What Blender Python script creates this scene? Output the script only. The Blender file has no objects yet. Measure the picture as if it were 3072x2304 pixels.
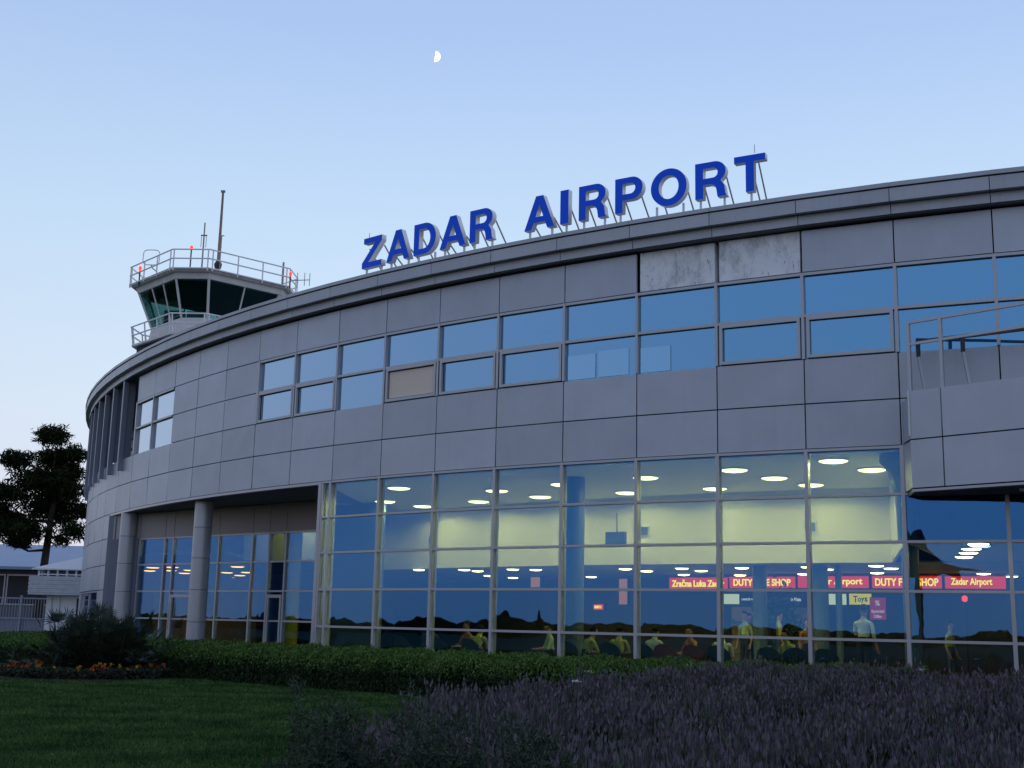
import bpy, bmesh, math, random
import numpy as np
from mathutils import Vector, Matrix
R_ = math.radians
random.seed(7); rng = np.random.default_rng(7)
scene = bpy.context.scene
COL = scene.collection

# ------------------------------------------------------------------ camera
cam_d = bpy.data.cameras.new("camera"); cam = bpy.data.objects.new("camera", cam_d); COL.objects.link(cam)
cam_d.sensor_width = 36.0; cam_d.lens = 36.0 * 3706.0 / 3072.0
cam_d.clip_start = 0.1; cam_d.clip_end = 9000
EYE = 1.65
PITCH = R_(11.1058); ROLL = R_(-1.2935)
cam.matrix_world = (Matrix.Translation((0, 0, EYE)) @ Matrix.Rotation(math.pi/2 + PITCH, 4, 'X') @ Matrix.Rotation(-ROLL, 4, 'Z'))
scene.camera = cam

# ------------------------------------------------------------------ world: dusk sky, brighter towards the set sun (front right)
world = bpy.data.worlds.new("World"); scene.world = world; world.use_nodes = True
nt = world.node_tree; nt.nodes.clear()
def N(t, kind, **kw):
    n = t.nodes.new(kind)
    for k, v in kw.items(): setattr(n, k, v)
    return n
def ramp(t, stops):
    n = N(t, 'ShaderNodeValToRGB'); cr = n.color_ramp
    while len(cr.elements) > 1: cr.elements.remove(cr.elements[-1])
    cr.elements[0].position = stops[0][0]; cr.elements[0].color = (*stops[0][1], 1)
    for p, c in stops[1:]:
        e = cr.elements.new(p); e.color = (*c, 1)
    return n
tc = N(nt, 'ShaderNodeTexCoord'); sep = N(nt, 'ShaderNodeSeparateXYZ'); nt.links.new(tc.outputs['Generated'], sep.inputs[0])
bright = ramp(nt, [(0.0, (.86, .74, .72)), (.06, (.78, .79, .88)), (.16, (.71, .83, .97)), (.30, (.58, .76, .97)), (.45, (.42, .59, .91)), (.7, (.34, .46, .74)), (1, (.30, .39, .60))])
dark = ramp(nt, [(0.0, (.60, .52, .56)), (.05, (.58, .55, .65)), (.12, (.49, .54, .69)), (.28, (.40, .51, .73)), (.5, (.35, .46, .70)), (1, (.28, .38, .62))])
for r in (bright, dark): nt.links.new(sep.outputs['Z'], r.inputs[0])
dot = N(nt, 'ShaderNodeVectorMath', operation='DOT_PRODUCT'); nt.links.new(tc.outputs['Generated'], dot.inputs[0]); dot.inputs[1].default_value = (.45, .89, 0)
mr = N(nt, 'ShaderNodeMapRange', interpolation_type='SMOOTHSTEP'); nt.links.new(dot.outputs['Value'], mr.inputs[0])
mr.inputs[1].default_value = -.45; mr.inputs[2].default_value = .95
mx = N(nt, 'ShaderNodeMix', data_type='RGBA'); nt.links.new(mr.outputs[0], mx.inputs[0])
nt.links.new(dark.outputs[0], mx.inputs[6]); nt.links.new(bright.outputs[0], mx.inputs[7])
bg = N(nt, 'ShaderNodeBackground'); bg.inputs[1].default_value = 1.0; nt.links.new(mx.outputs[2], bg.inputs[0])
wo = N(nt, 'ShaderNodeOutputWorld'); nt.links.new(bg.outputs[0], wo.inputs[0])
# the sun has set: only a broad, faint afterglow from the front right
sun_d = bpy.data.lights.new("sun", 'SUN'); sun_d.energy = 0.18; sun_d.angle = R_(50); sun_d.color = (1, .86, .76)
sun = bpy.data.objects.new("sun", sun_d); COL.objects.link(sun)
sun.rotation_euler = Vector((-.80, -.60, -.14)).to_track_quat('-Z', 'Y').to_euler()
scene.view_settings.view_transform = 'Standard'; scene.view_settings.look = 'None'
scene.view_settings.exposure = 0; scene.view_settings.gamma = 1
scene.cycles.use_denoising = True
scene.cycles.max_bounces = 10; scene.cycles.transparent_max_bounces = 24
scene.cycles.sample_clamp_indirect = 20

# ------------------------------------------------------------------ plan of the round terminal
CX, CY, RAD = 31.394, 73.851, 53.55
PH0, DPH = R_(-44.9462), R_(2.14004)
def ang(k): return PH0 + k * DPH
def pt(r, k, z=0.0):
    a = ang(k); return Vector((CX + r*math.sin(a), CY - r*math.cos(a), z))
zA, zA2, zA3, zB, zC, zT1, zT2, zT3, zT4 = 9.525, 8.528, 7.555, 6.553, 5.557, 4.532, 3.545, 2.536, 1.540
FLOOR = .45
KR = 15            # last bay on the right
KL = -20           # last panel column on the left, round the back

# ------------------------------------------------------------------ materials
MATS = {}
def mat(name, base, rough=.6, metal=0.0, spec=.5, noise=0.0, nscale=8.0, bump=0.0, island=0.0, emit=None, estr=0.0, coords='Object', var=None, streak=0.0):
    m = bpy.data.materials.new(name); m.use_nodes = True; t = m.node_tree; b = t.nodes['Principled BSDF']
    b.inputs['Base Color'].default_value = (*base, 1); b.inputs['Roughness'].default_value = rough
    b.inputs['Metallic'].default_value = metal; b.inputs['Specular IOR Level'].default_value = spec
    if emit: b.inputs['Emission Color'].default_value = (*emit, 1); b.inputs['Emission Strength'].default_value = estr
    col = None
    if noise or bump:
        tcn = N(t, 'ShaderNodeTexCoord'); nz = N(t, 'ShaderNodeTexNoise'); nz.inputs['Scale'].default_value = nscale; nz.inputs['Detail'].default_value = 6
        t.links.new(tcn.outputs[coords], nz.inputs['Vector'])
    if noise:
        rp = ramp(t, [(.3, tuple(c*(1-noise) for c in base)), (.7, tuple(min(1, c*(1+noise)) for c in (var or base)))])
        t.links.new(nz.outputs['Fac'], rp.inputs[0]); col = rp.outputs[0]
    if streak:      # faint vertical rain streaks and dirt
        sm = N(t, 'ShaderNodeMapping'); sm.inputs['Scale'].default_value = (5, 5, .35); t.links.new(tcn.outputs[coords], sm.inputs[0])
        sn = N(t, 'ShaderNodeTexNoise'); sn.inputs['Scale'].default_value = 1.6; sn.inputs['Detail'].default_value = 7; sn.inputs['Roughness'].default_value = .65; t.links.new(sm.outputs[0], sn.inputs['Vector'])
        sr = ramp(t, [(.32, (1-streak*2,)*3), (.5, (1, 1, 1)), (.7, (1+streak*.4,)*3)]); t.links.new(sn.outputs['Fac'], sr.inputs[0])
        sx = N(t, 'ShaderNodeMix', data_type='RGBA', blend_type='MULTIPLY'); sx.inputs[0].default_value = 1; t.links.new(col, sx.inputs[6]); t.links.new(sr.outputs[0], sx.inputs[7]); col = sx.outputs[2]
    if island:
        g = N(t, 'ShaderNodeNewGeometry'); mp = N(t, 'ShaderNodeMapRange'); t.links.new(g.outputs['Random Per Island'], mp.inputs[0])
        mp.inputs[3].default_value = 1-island; mp.inputs[4].default_value = 1+island
        mm = N(t, 'ShaderNodeVectorMath', operation='SCALE'); t.links.new(mp.outputs[0], mm.inputs['Scale'])
        if col: t.links.new(col, mm.inputs[0])
        else: mm.inputs[0].default_value = base
        col = mm.outputs[0]
    if col: t.links.new(col, b.inputs['Base Color'])
    if bump:
        bp = N(t, 'ShaderNodeBump'); bp.inputs['Strength'].default_value = bump; bp.inputs['Distance'].default_value = .02
        t.links.new(nz.outputs['Fac'], bp.inputs['Height']); t.links.new(bp.outputs[0], b.inputs['Normal'])
    MATS[name] = m; return m
def glass_mat(name, tint, refl, trans, minfac, maxfac, power=1.4):
    m = bpy.data.materials.new(name); m.use_nodes = True; t = m.node_tree; t.nodes.clear()
    lw = N(t, 'ShaderNodeLayerWeight'); lw.inputs[0].default_value = .5
    pw = N(t, 'ShaderNodeMath', operation='POWER'); t.links.new(lw.outputs['Facing'], pw.inputs[0]); pw.inputs[1].default_value = power
    mc = N(t, 'ShaderNodeMix', data_type='RGBA'); t.links.new(pw.outputs[0], mc.inputs[0]); tg = N(t, 'ShaderNodeNewGeometry'); tm = N(t, 'ShaderNodeMapRange'); t.links.new(tg.outputs['Random Per Island'], tm.inputs[0]); tm.inputs[3].default_value = .88; tm.inputs[4].default_value = 1.12
    tv = N(t, 'ShaderNodeVectorMath', operation='SCALE'); tv.inputs[0].default_value = tint; t.links.new(tm.outputs[0], tv.inputs['Scale']); t.links.new(tv.outputs[0], mc.inputs[6]); mc.inputs[7].default_value = (1, 1, 1, 1)
    gl = N(t, 'ShaderNodeBsdfGlossy'); gl.inputs['Roughness'].default_value = refl; t.links.new(mc.outputs[2], gl.inputs[0])
    tr = N(t, 'ShaderNodeBsdfTransparent'); tr.inputs[0].default_value = (*trans, 1)
    mp = N(t, 'ShaderNodeMapRange'); t.links.new(pw.outputs[0], mp.inputs[0]); mp.inputs[3].default_value = minfac; mp.inputs[4].default_value = maxfac
    mx = N(t, 'ShaderNodeMixShader'); t.links.new(mp.outputs[0], mx.inputs[0]); t.links.new(tr.outputs[0], mx.inputs[1]); t.links.new(gl.outputs[0], mx.inputs[2])
    # very slight waviness of the panes
    g = N(t, 'ShaderNodeTexCoord'); nz = N(t, 'ShaderNodeTexNoise'); nz.inputs['Scale'].default_value = .9; t.links.new(g.outputs['Object'], nz.inputs['Vector'])
    bp = N(t, 'ShaderNodeBump'); bp.inputs['Strength'].default_value = .10; bp.inputs['Distance'].default_value = .03
    t.links.new(nz.outputs['Fac'], bp.inputs['Height']); t.links.new(bp.outputs[0], gl.inputs['Normal'])
    o = N(t, 'ShaderNodeOutputMaterial'); t.links.new(mx.outputs[0], o.inputs[0]); MATS[name] = m; return m
def emis(name, c, s):
    m = bpy.data.materials.new(name); m.use_nodes = True; t = m.node_tree; t.nodes.clear()
    e = N(t, 'ShaderNodeEmission'); e.inputs[0].default_value = (*c, 1); e.inputs[1].default_value = s
    o = N(t, 'ShaderNodeOutputMaterial'); t.links.new(e.outputs[0], o.inputs[0]); MATS[name] = m; return m

mat('panel', (.46, .485, .54), rough=.42, metal=.25, island=.07, noise=.05, nscale=1.3, streak=.018)
mat('cornice', (.42, .43, .465), rough=.42, metal=.25, island=.05, noise=.06, nscale=.8, streak=.03)
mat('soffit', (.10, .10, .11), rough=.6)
mat('backing', (.03, .03, .035), rough=.8)
mat('frame', (.42, .43, .46), rough=.35, metal=.4)
mat('column', (.45, .47, .50), rough=.35, metal=.3, island=.04)
mat('fin', (.24, .27, .34), rough=.45, metal=.3)
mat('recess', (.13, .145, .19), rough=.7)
mat('backband', (.34, .31, .30), rough=.5, metal=.1, island=.06)
mat('roof', (.22, .22, .23), rough=.8, noise=.15, nscale=.6)
glass_mat('glass_blue', (.185, .435, .68), .0, (.55, .68, .78), .72, .97)
glass_mat('lit_board_tint', (.235, .475, .71), .02, (.55, .68, .78), .80, .97)  # paler tint paints in bright boards lit behind the glass
glass_mat('glass_hall', (.075, .29, .74), .0, (.87, .94, .82), .28, .97, 3.4)
glass_mat('glass_tower', (.04, .12, .14), .0, (.60, .80, .79), .06, .8)
mat('int_wall', (.76, .73, .50), rough=.8)
mat('int_ceiling', (.84, .88, .84), rough=.8)
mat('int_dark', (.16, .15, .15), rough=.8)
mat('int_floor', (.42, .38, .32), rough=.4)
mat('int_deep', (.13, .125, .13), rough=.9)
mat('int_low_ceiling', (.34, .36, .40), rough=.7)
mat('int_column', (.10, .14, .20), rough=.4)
mat('olive', (.26, .28, .02), rough=.6)
mat('office', (.25, .25, .25), rough=.9)
mat('blind', (.82, .68, .56), rough=.8)
mat('paper', (.9, .9, .92), rough=.8)
mat('white_paint', (.72, .72, .72), rough=.5)
mat('letter_blue', (.010, .12, .95), rough=.45, spec=.15)
mat('letter_side', (.82, .80, .79), rough=.5)
mat('steel', (.35, .33, .32), rough=.5, metal=.6)
mat('tower_paint', (.74, .71, .67), rough=.6, noise=.10, nscale=2.0)
mat('tower_dirty', (.46, .44, .42), rough=.7, noise=.18, nscale=3.0)
mat('tower_dark', (.03, .03, .035), rough=.7)
mat('rust', (.34, .22, .17), rough=.7, noise=.3, nscale=6)
mat('rail_white', (.92, .88, .88), rough=.5)
mat('dark_metal', (.05, .05, .06), rough=.5, metal=.5)
emis('lamp_red', (1, .05, .03), 2.6)
emis('light_disc', (1, .93, .34), 7.0)
emis('light_small', (1, .84, .42), 15.0)
emis('light_warm', (1, .48, .10), 5.0)
emis('sign_red', (1, .03, .0), 1.15)
emis('sign_yellow', (1, .74, .06), 2.2)
emis('sign_white', (.85, .9, .62), 1.0)
emis('sign_text_white', (.75, .8, .85), 1.0)
emis('box_yellow', (.95, .75, .02), 1.0)
emis('poster_magenta', (.42, .03, .10), .8)
emis('poster_text', (.8, .6, .75), .9)
emis('ad_warm', (.75, .30, .16), .7)
emis('moonlight', (1, .98, .95), 1.6)
mat('t_red', (.6, .05, .05)); mat('t_green', (.05, .35, .1)); mat('t_blue', (.05, .1, .5)); mat('t_dark', (.03, .03, .05))

def concrete():
    m = bpy.data.materials.new('raw_concrete'); m.use_nodes = True; t = m.node_tree; b = t.nodes['Principled BSDF']
    g = N(t, 'ShaderNodeTexCoord'); mp = N(t, 'ShaderNodeMapping'); mp.inputs['Scale'].default_value = (1.6, 1.6, .9); t.links.new(g.outputs['Object'], mp.inputs[0])
    a = N(t, 'ShaderNodeTexNoise'); a.inputs['Scale'].default_value = 1.7; a.inputs['Detail'].default_value = 14; a.inputs['Roughness'].default_value = .74; a.inputs['Distortion'].default_value = .15
    t.links.new(mp.outputs[0], a.inputs['Vector'])
    r = ramp(t, [(.34, (.46, .47, .49)), (.43, (.72, .73, .75)), (.52, (.93, .94, .95)), (.72, (.98, .98, .98))]); t.links.new(a.outputs['Fac'], r.inputs[0])
    mp2 = N(t, 'ShaderNodeMapping'); mp2.inputs['Scale'].default_value = (7, 7, 2.2); t.links.new(g.outputs['Object'], mp2.inputs[0])
    s = N(t, 'ShaderNodeTexNoise'); s.inputs['Scale'].default_value = 2.0; s.inputs['Detail'].default_value = 8; t.links.new(mp2.outputs[0], s.inputs['Vector'])
    r2 = ramp(t, [(.30, (.30, .31, .33)), (.36, (1, 1, 1))]); t.links.new(s.outputs['Fac'], r2.inputs[0])
    mm = N(t, 'ShaderNodeMix', data_type='RGBA', blend_type='MULTIPLY'); mm.inputs[0].default_value = .8
    t.links.new(r.outputs[0], mm.inputs[6]); t.links.new(r2.outputs[0], mm.inputs[7]); t.links.new(mm.outputs[2], b.inputs['Base Color'])
    b.inputs['Roughness'].default_value = .85
    MATS['concrete'] = m
concrete()

# ------------------------------------------------------------------ mesh helpers
class MB:
    def __init__(s): s.v = []; s.f = []; s.m = []; s.names = []
    def mi(s, name):
        if name not in s.names: s.names.append(name)
        return s.names.index(name)
    def add(s, verts, faces, m):
        o = len(s.v); s.v += [tuple(v) for v in verts]; i = s.mi(m)
        for f in faces: s.f.append(tuple(o + j for j in f)); s.m.append(i)
    def prism8(s, p, m):     # 8 points: bottom ring 0-3, top ring 4-7
        s.add(p, [(3,2,1,0), (4,5,6,7), (0,1,5,4), (1,2,6,5), (2,3,7,6), (3,0,4,7)], m)
    def box(s, c, d, m, rz=0.0):
        hx, hy, hz = d[0]/2, d[1]/2, d[2]/2; ca, sa = math.cos(rz), math.sin(rz)
        P = []
        for z in (-hz, hz):
            for x, y in ((-hx,-hy), (hx,-hy), (hx,hy), (-hx,hy)):
                P.append((c[0] + x*ca - y*sa, c[1] + x*sa + y*ca, c[2] + z))
        s.prism8(P, m)
    def arc(s, k0, k1, r0, r1, z0, z1, m, n=1):   # flat-faced segments of a curved box
        for i in range(n):
            a = k0 + (k1-k0)*i/n; b = k0 + (k1-k0)*(i+1)/n
            P = [pt(r1,a,z0), pt(r1,b,z0), pt(r0,b,z0), pt(r0,a,z0), pt(r1,a,z1), pt(r1,b,z1), pt(r0,b,z1), pt(r0,a,z1)]
            s.prism8(P, m)
    def seg(s, a, b, w, h, m, up=(0,0,1)):       # rectangular bar from a to b
        a = Vector(a); b = Vector(b); d = (b-a).normalized(); u = Vector(up)
        if abs(d.dot(u)) > .98: u = Vector((0,1,0))
        x = d.cross(u).normalized(); y = x.cross(d).normalized()
        P = []
        for q in (a, b):
            for sx, sy in ((-1,-1), (1,-1), (1,1), (-1,1)): P.append(q + x*sx*w/2 + y*sy*h/2)
        s.prism8(P, m)
    def tube(s, pts, r, m, n=8, cap=True):
        pts = [Vector(p) for p in pts]; rr = r if isinstance(r, (list, tuple)) else [r]*len(pts)
        rings = []
        for i, p in enumerate(pts):
            d = (pts[min(i+1, len(pts)-1)] - pts[max(i-1, 0)]).normalized()
            u = Vector((0,0,1)) if abs(d.z) < .95 else Vector((1,0,0))
            x = d.cross(u).normalized(); y = x.cross(d)
            rings.append([p + (x*math.cos(2*math.pi*j/n) + y*math.sin(2*math.pi*j/n))*rr[i] for j in range(n)])
        V = [v for q in rings for v in q]; F = []
        for i in range(len(pts)-1):
            for j in range(n): F.append((i*n+j, i*n+(j+1)%n, (i+1)*n+(j+1)%n, (i+1)*n+j))
        if cap: F += [tuple(range(n-1,-1,-1)), tuple(range((len(pts)-1)*n, len(pts)*n))]
        s.add(V, F, m)
    def lathe(s, c, prof, m, n=24):
        V = []; F = []
        for r, z in prof:
            for j in range(n):
                a = 2*math.pi*j/n; V.append((c[0]+r*math.cos(a), c[1]+r*math.sin(a), c[2]+z))
        for i in range(len(prof)-1):
            for j in range(n): F.append((i*n+j, i*n+(j+1)%n, (i+1)*n+(j+1)%n, (i+1)*n+j))
        F += [tuple(range(n-1,-1,-1)), tuple(range((len(prof)-1)*n, len(prof)*n))]
        s.add(V, F, m)
    def poly(s, ring0, ring1, m, cap=True):
        n = len(ring0); V = list(ring0) + list(ring1); F = [(i, (i+1)%n, n+(i+1)%n, n+i) for i in range(n)]
        if cap: F += [tuple(range(n-1,-1,-1)), tuple(range(n, 2*n))]
        s.add(V, F, m)
    def build(s, name, parent=None, smooth=False, origin=None):
        me = bpy.data.meshes.new(name)
        V = s.v
        if origin is not None: V = [(x-origin[0], y-origin[1], z-origin[2]) for x, y, z in V]
        me.from_pydata(V, [], s.f)
        for n in s.names: me.materials.append(MATS[n])
        me.polygons.foreach_set('material_index', s.m)
        if smooth: me.polygons.foreach_set('use_smooth', [True]*len(s.f))
        me.update(); o = bpy.data.objects.new(name, me); COL.objects.link(o)
        if parent is not None:
            o.parent = parent
        return o
def tag(o, label=None, cat=None, group=None, kind=None):
    if label: o['label'] = label
    if cat: o['category'] = cat
    if group: o['group'] = group
    if kind: o['kind'] = kind
    return o
def empty(name, loc=(0,0,0), rz=0.0):
    o = bpy.data.objects.new(name, None); COL.objects.link(o); o.location = loc; o.rotation_euler = (0,0,rz); return o
def copy_tree(o, parent=None):
    c = o.copy(); COL.objects.link(c)
    if parent is not None: c.parent = parent
    for ch in o.children: copy_tree(ch, c)
    return c
def npmesh(name, V, F, names, mi=None, parent=None):       # fast mesh of equal-sized polygons from numpy arrays
    me = bpy.data.meshes.new(name); nv = len(V); nf, c = F.shape
    me.vertices.add(nv); me.vertices.foreach_set('co', np.ascontiguousarray(V, np.float32).ravel())
    me.loops.add(nf*c); me.loops.foreach_set('vertex_index', np.ascontiguousarray(F, np.int32).ravel())
    me.polygons.add(nf); me.polygons.foreach_set('loop_start', np.arange(0, nf*c, c, dtype=np.int32))
    me.polygons.foreach_set('loop_total', np.full(nf, c, np.int32))
    for n in names: me.materials.append(MATS[n])
    if mi is not None: me.polygons.foreach_set('material_index', np.ascontiguousarray(mi, np.int32))
    me.update(calc_edges=True); me.validate()
    o = bpy.data.objects.new(name, me); COL.objects.link(o)
    if parent is not None: o.parent = parent
    return o

# ================================================================== TERMINAL
T = tag(empty('airport_terminal', (CX, CY, 0)), 'long curved airport terminal clad in grey panels with blue mirrored windows', 'building')
Tm = Matrix.Translation((-CX, -CY, 0))
def part(mb, name, parent=None, label=None, smooth=False):
    p = parent or T
    o = mb.build(name, p, smooth, origin=(CX, CY, 0) if p is T else None)
    if p is not T:       # sub-parts share the terminal's frame
        o.data.transform(Tm)
    if label: o['label'] = label
    return o

G = .014
# --- cladding panels, each one a flat box with dark joints
def panel(mb, k0, k1, z0, z1, m='panel', off=0.0, g=G):
    gk = g/2.0; j = lambda: RAD - off + random.uniform(-.006, .006); a, b = k0+gk, k1-gk; za, zb_ = z0+g, z1-g     # real panels never sit perfectly flush
    mb.prism8([pt(j(), a, za), pt(j(), b, za), pt(RAD-.06-off, b, za), pt(RAD-.06-off, a, za), pt(j(), a, zb_), pt(j(), b, zb_), pt(RAD-.06-off, b, zb_), pt(RAD-.06-off, a, zb_)], m)
up = MB()
for k in range(-6, 6): panel(up, k, k+1, zA, 10.50)
part(up, 'upper_cladding')
up = MB()
for k in range(8, KR): panel(up, k, k+1, zA, 10.50)
part(up, 'upper_cladding')
up = MB()
for k in range(-4, -1):
    panel(up, k, k+1, zA2, zA); panel(up, k, k+1, zA3, zA2)
part(up, 'upper_cladding')
lo = MB()
for k in range(KL, KR):
    panel(lo, k, k+1, zB, zA3); panel(lo, k, k+1, zC, zB)
part(lo, 'lower_cladding')
sw = MB()
EDGE = -7.42
ks = list(range(KL, -7)) ; ks = [k for k in ks if k < EDGE] 
for k in ks:
    k1 = min(k+1, EDGE)
    for z0, z1 in ((4.62, zC), (3.62, 4.62), (2.68, 3.62)): panel(sw, k, k1, z0, z1)
    if not (-11 <= k <= -9): panel(sw, k, k1, .2, 2.68)
part(sw, 'ground_storey_cladding')
for k, lab in ((6, 'bare stained concrete where a panel is missing, left'), (7, 'bare stained concrete where a panel is missing, right')):
    c = MB(); c.arc(k+.035, k+.98, RAD-.30, RAD-.03, zA+.025, 10.5, 'concrete'); part(c, 'concrete_panel', label=lab)
# dark structural backing behind the joints
bk = MB()
bk.arc(-6, KR, RAD-.34, RAD-.31, zA, 10.6, 'backing', KR+6)
bk.arc(-4, -1, RAD-.34, RAD-.20, zA3, zA, 'backing', 3)
bk.arc(KL, KR, RAD-.34, RAD-.12, zC+.02, zA3, 'backing', KR-KL)
bk.arc(KL, -11, RAD-.34, RAD-.12, .1, zC, 'backing', -11-KL); bk.arc(-8, EDGE, RAD-.34, RAD-.12, .1, zC, 'backing')
bk.arc(-11, -8, RAD-.34, RAD-.12, 2.68, zC, 'backing', 3)
part(bk, 'structural_wall')

# --- cornice
co = MB()
for k in range(KL, KR):
    g = .004
    co.arc(k+g, k+1-g, RAD-.6, RAD+.45, 11.105, 11.20, 'cornice')
    co.arc(k+g, k+1-g, RAD-.1, RAD+.415, 10.785, 11.075, 'cornice')
    co.arc(k+g, k+1-g, RAD-.1, RAD+.24, 10.555, 10.775, 'cornice')
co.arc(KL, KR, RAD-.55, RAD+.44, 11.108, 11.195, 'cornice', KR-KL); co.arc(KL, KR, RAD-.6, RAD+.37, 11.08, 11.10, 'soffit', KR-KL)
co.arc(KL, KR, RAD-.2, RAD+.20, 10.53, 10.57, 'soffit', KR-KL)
part(co, 'cornice')
rf = MB()
ring = [pt(RAD-.3, k, 11.02) for k in range(KL, KR+1)] + [Vector((19.6, 74, 11.02))]
rf.poly([v - Vector((0,0,.25)) for v in ring], ring, 'roof')
part(rf, 'roof')
# closed rear so that the hall is a real volume
rw = MB()
a, b = pt(RAD-.3, KL, 0), pt(RAD-.3, KR, 0)
rc = Vector((19.6, 74, 0))
rw.seg(a + Vector((0,0,5.4)), rc + Vector((0,0,5.4)), .3, 10.8, 'panel'); rw.seg(rc + Vector((0,0,5.4)), b + Vector((0,0,5.4)), .3, 10.8, 'panel')
part(rw, 'rear_wall')

# --- upper storey windows: one part per bay, panes as sub-parts
def casement(mb, k0, k1, z0, z1):
    w = .070; wk = w/2
    mb.arc(k0+.035, k0+.035+wk, RAD-.05, RAD+.02, z0+.02, z1-.03, 'frame'); mb.arc(k1-.035-wk, k1-.035, RAD-.05, RAD+.02, z0+.02, z1-.03, 'frame')
    mb.arc(k0+.035+wk, k1-.035-wk, RAD-.05, RAD+.02, z0+.02, z0+.02+w, 'frame'); mb.arc(k0+.035+wk, k1-.035-wk, RAD-.05, RAD+.02, z1-.03-w, z1-.03, 'frame')
def upper_window(k, openable, gm='glass_blue'):
    f = MB(); wk = .017
    f.arc(k-wk, k+wk, RAD-.12, RAD+.03, zA3, zA-.01, 'frame')
    if k in (-1, -6): f.arc(k+wk, k+.045, RAD-.12, RAD+.03, zA3, zA-.01, 'frame')
    f.arc(k+wk, k+1-wk, RAD-.12, RAD+.02, zA-.075, zA-.012, 'frame')
    f.arc(k+wk, k+1-wk, RAD-.12, RAD+.018, zA2-.035, zA2+.03, 'frame')
    if openable: casement(f, k, k+1, zA3, zA2)
    o = part(f, 'window')
    g = MB()
    g.arc(k+wk, k+1-wk, RAD-.085, RAD-.065, zA2+.03, zA-.075, gm)
    g.arc(k+wk, k+1-wk, RAD-.085, RAD-.065, zA3+.0, zA2-.035, gm)
    part(g, 'pane', o)
    return o
for k in range(-1, KR):
    o = upper_window(k, k in (-1, 0, 2, 3, 4, 7, 8, 11, 12))
    if k == 2:
        b = MB(); b.arc(k+.08, k+.92, RAD-.060, RAD-.045, zA3+.12, zA2-.13, 'blind'); part(b, 'blind', o)
        o['label'] = 'window with a closed beige blind in its lower half'
    if k == 5:
        b = MB(); b.arc(k+.04, k+.43, RAD-.062, RAD-.055, zA3+.02, zA3+.62, 'lit_board_tint'); b.arc(k+.47, k+.88, RAD-.062, RAD-.055, zA3+.02, zA3+.66, 'lit_board_tint'); part(b, 'lit_board_patch', o)  # paler patches stand in for lit white boards inside
    if k == 6:
        b = MB(); b.arc(k+.02, k+.42, RAD-.062, RAD-.055, zA3+.02, zA3+.62, 'lit_board_tint'); part(b, 'lit_board_patch', o)
for k in (-6, -5):
    upper_window(k, False)

# --- upper rooms behind the windows
ur = MB()
ur.arc(-5.8, KR, RAD-6, RAD-5.9, 6.6, 10.6, 'office', KR+6)
ur.arc(-5.8, KR, RAD-5.9, RAD-.40, 6.50, 6.58, 'office', KR+6)
ur.arc(-5.8, KR, RAD-5.9, RAD-.40, 10.5, 10.56, 'office', KR+6)
part(ur, 'upper_rooms')

# --- balcony with fins at the far left of the upper storey
fr = MB()
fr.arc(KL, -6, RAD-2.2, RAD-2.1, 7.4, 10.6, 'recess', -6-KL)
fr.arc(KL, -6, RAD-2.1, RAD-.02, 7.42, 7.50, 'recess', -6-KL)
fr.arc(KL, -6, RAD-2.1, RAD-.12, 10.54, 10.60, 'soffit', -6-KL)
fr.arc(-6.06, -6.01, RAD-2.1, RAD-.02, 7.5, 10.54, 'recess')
part(fr, 'recessed_balcony')
for i in range(12):
    k = -6.72 - .86*i
    f = MB()
    f.arc(k-.045, k+.045, RAD+.02, RAD+.20, 7.1, 10.78, 'fin')
    f.arc(k-.02, k+.02, RAD-.25, RAD+.02, 7.58, 10.53, 'fin')
    part(f, 'fin')
rl = MB()
for z in (7.95, 8.35): rl.arc(-16, -6.1, RAD-.32, RAD-.26, z-.03, z+.03, 'dark_metal', 10)
for k in range(-16, -6): rl.arc(k+.4, k+.43, RAD-.31, RAD-.27, 7.5, 8.35, 'dark_metal')
part(rl, 'balcony_rail')

# --- hall curtain wall: one part per bay (frame), glass as sub-part
ROWS = [.50, zT4, zT3, zT2, zT1, zC]
def bay(k0, k1, post=.020, top=zC):
    f = MB()
    f.arc(k0-post, k0+post, RAD-.16, RAD+.05, .42, top-.005, 'frame')
    f.arc(k0+post, k1-post, RAD-.14, RAD+.045, top-.065, top-.008, 'frame')
    f.arc(k0+post, k1-post, RAD-.14, RAD+.05, .42, .50, 'frame')
    for z in ROWS[1:-1]:
        if z < top-.2: f.arc(k0+post, k1-post, RAD-.12, RAD+.045, z-.028, z+.028, 'frame')
    o = part(f, 'glazed_bay')
    g = MB(); rs = [z for z in ROWS if z < top-.2] + [top]
    for z0, z1 in zip(rs[:-1], rs[1:]):
        g.arc(k0+post, k1-post, RAD-.05, RAD-.03, z0+.028, z1-(.028 if z1 < top else .065), 'glass_hall')
    part(g, 'glass', o); return o
bay(.83, 1)
for k in range(1, KR): bay(k, k+1)
po = MB(); po.arc(.745, .81, RAD-.2, RAD+.06, .40, zC-.01, 'frame'); part(po, 'corner_post')
pl = MB(); pl.arc(.75, KR, RAD-.4, RAD+.02, 0.0, .42, 'frame', KR); part(pl, 'plinth')

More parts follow.
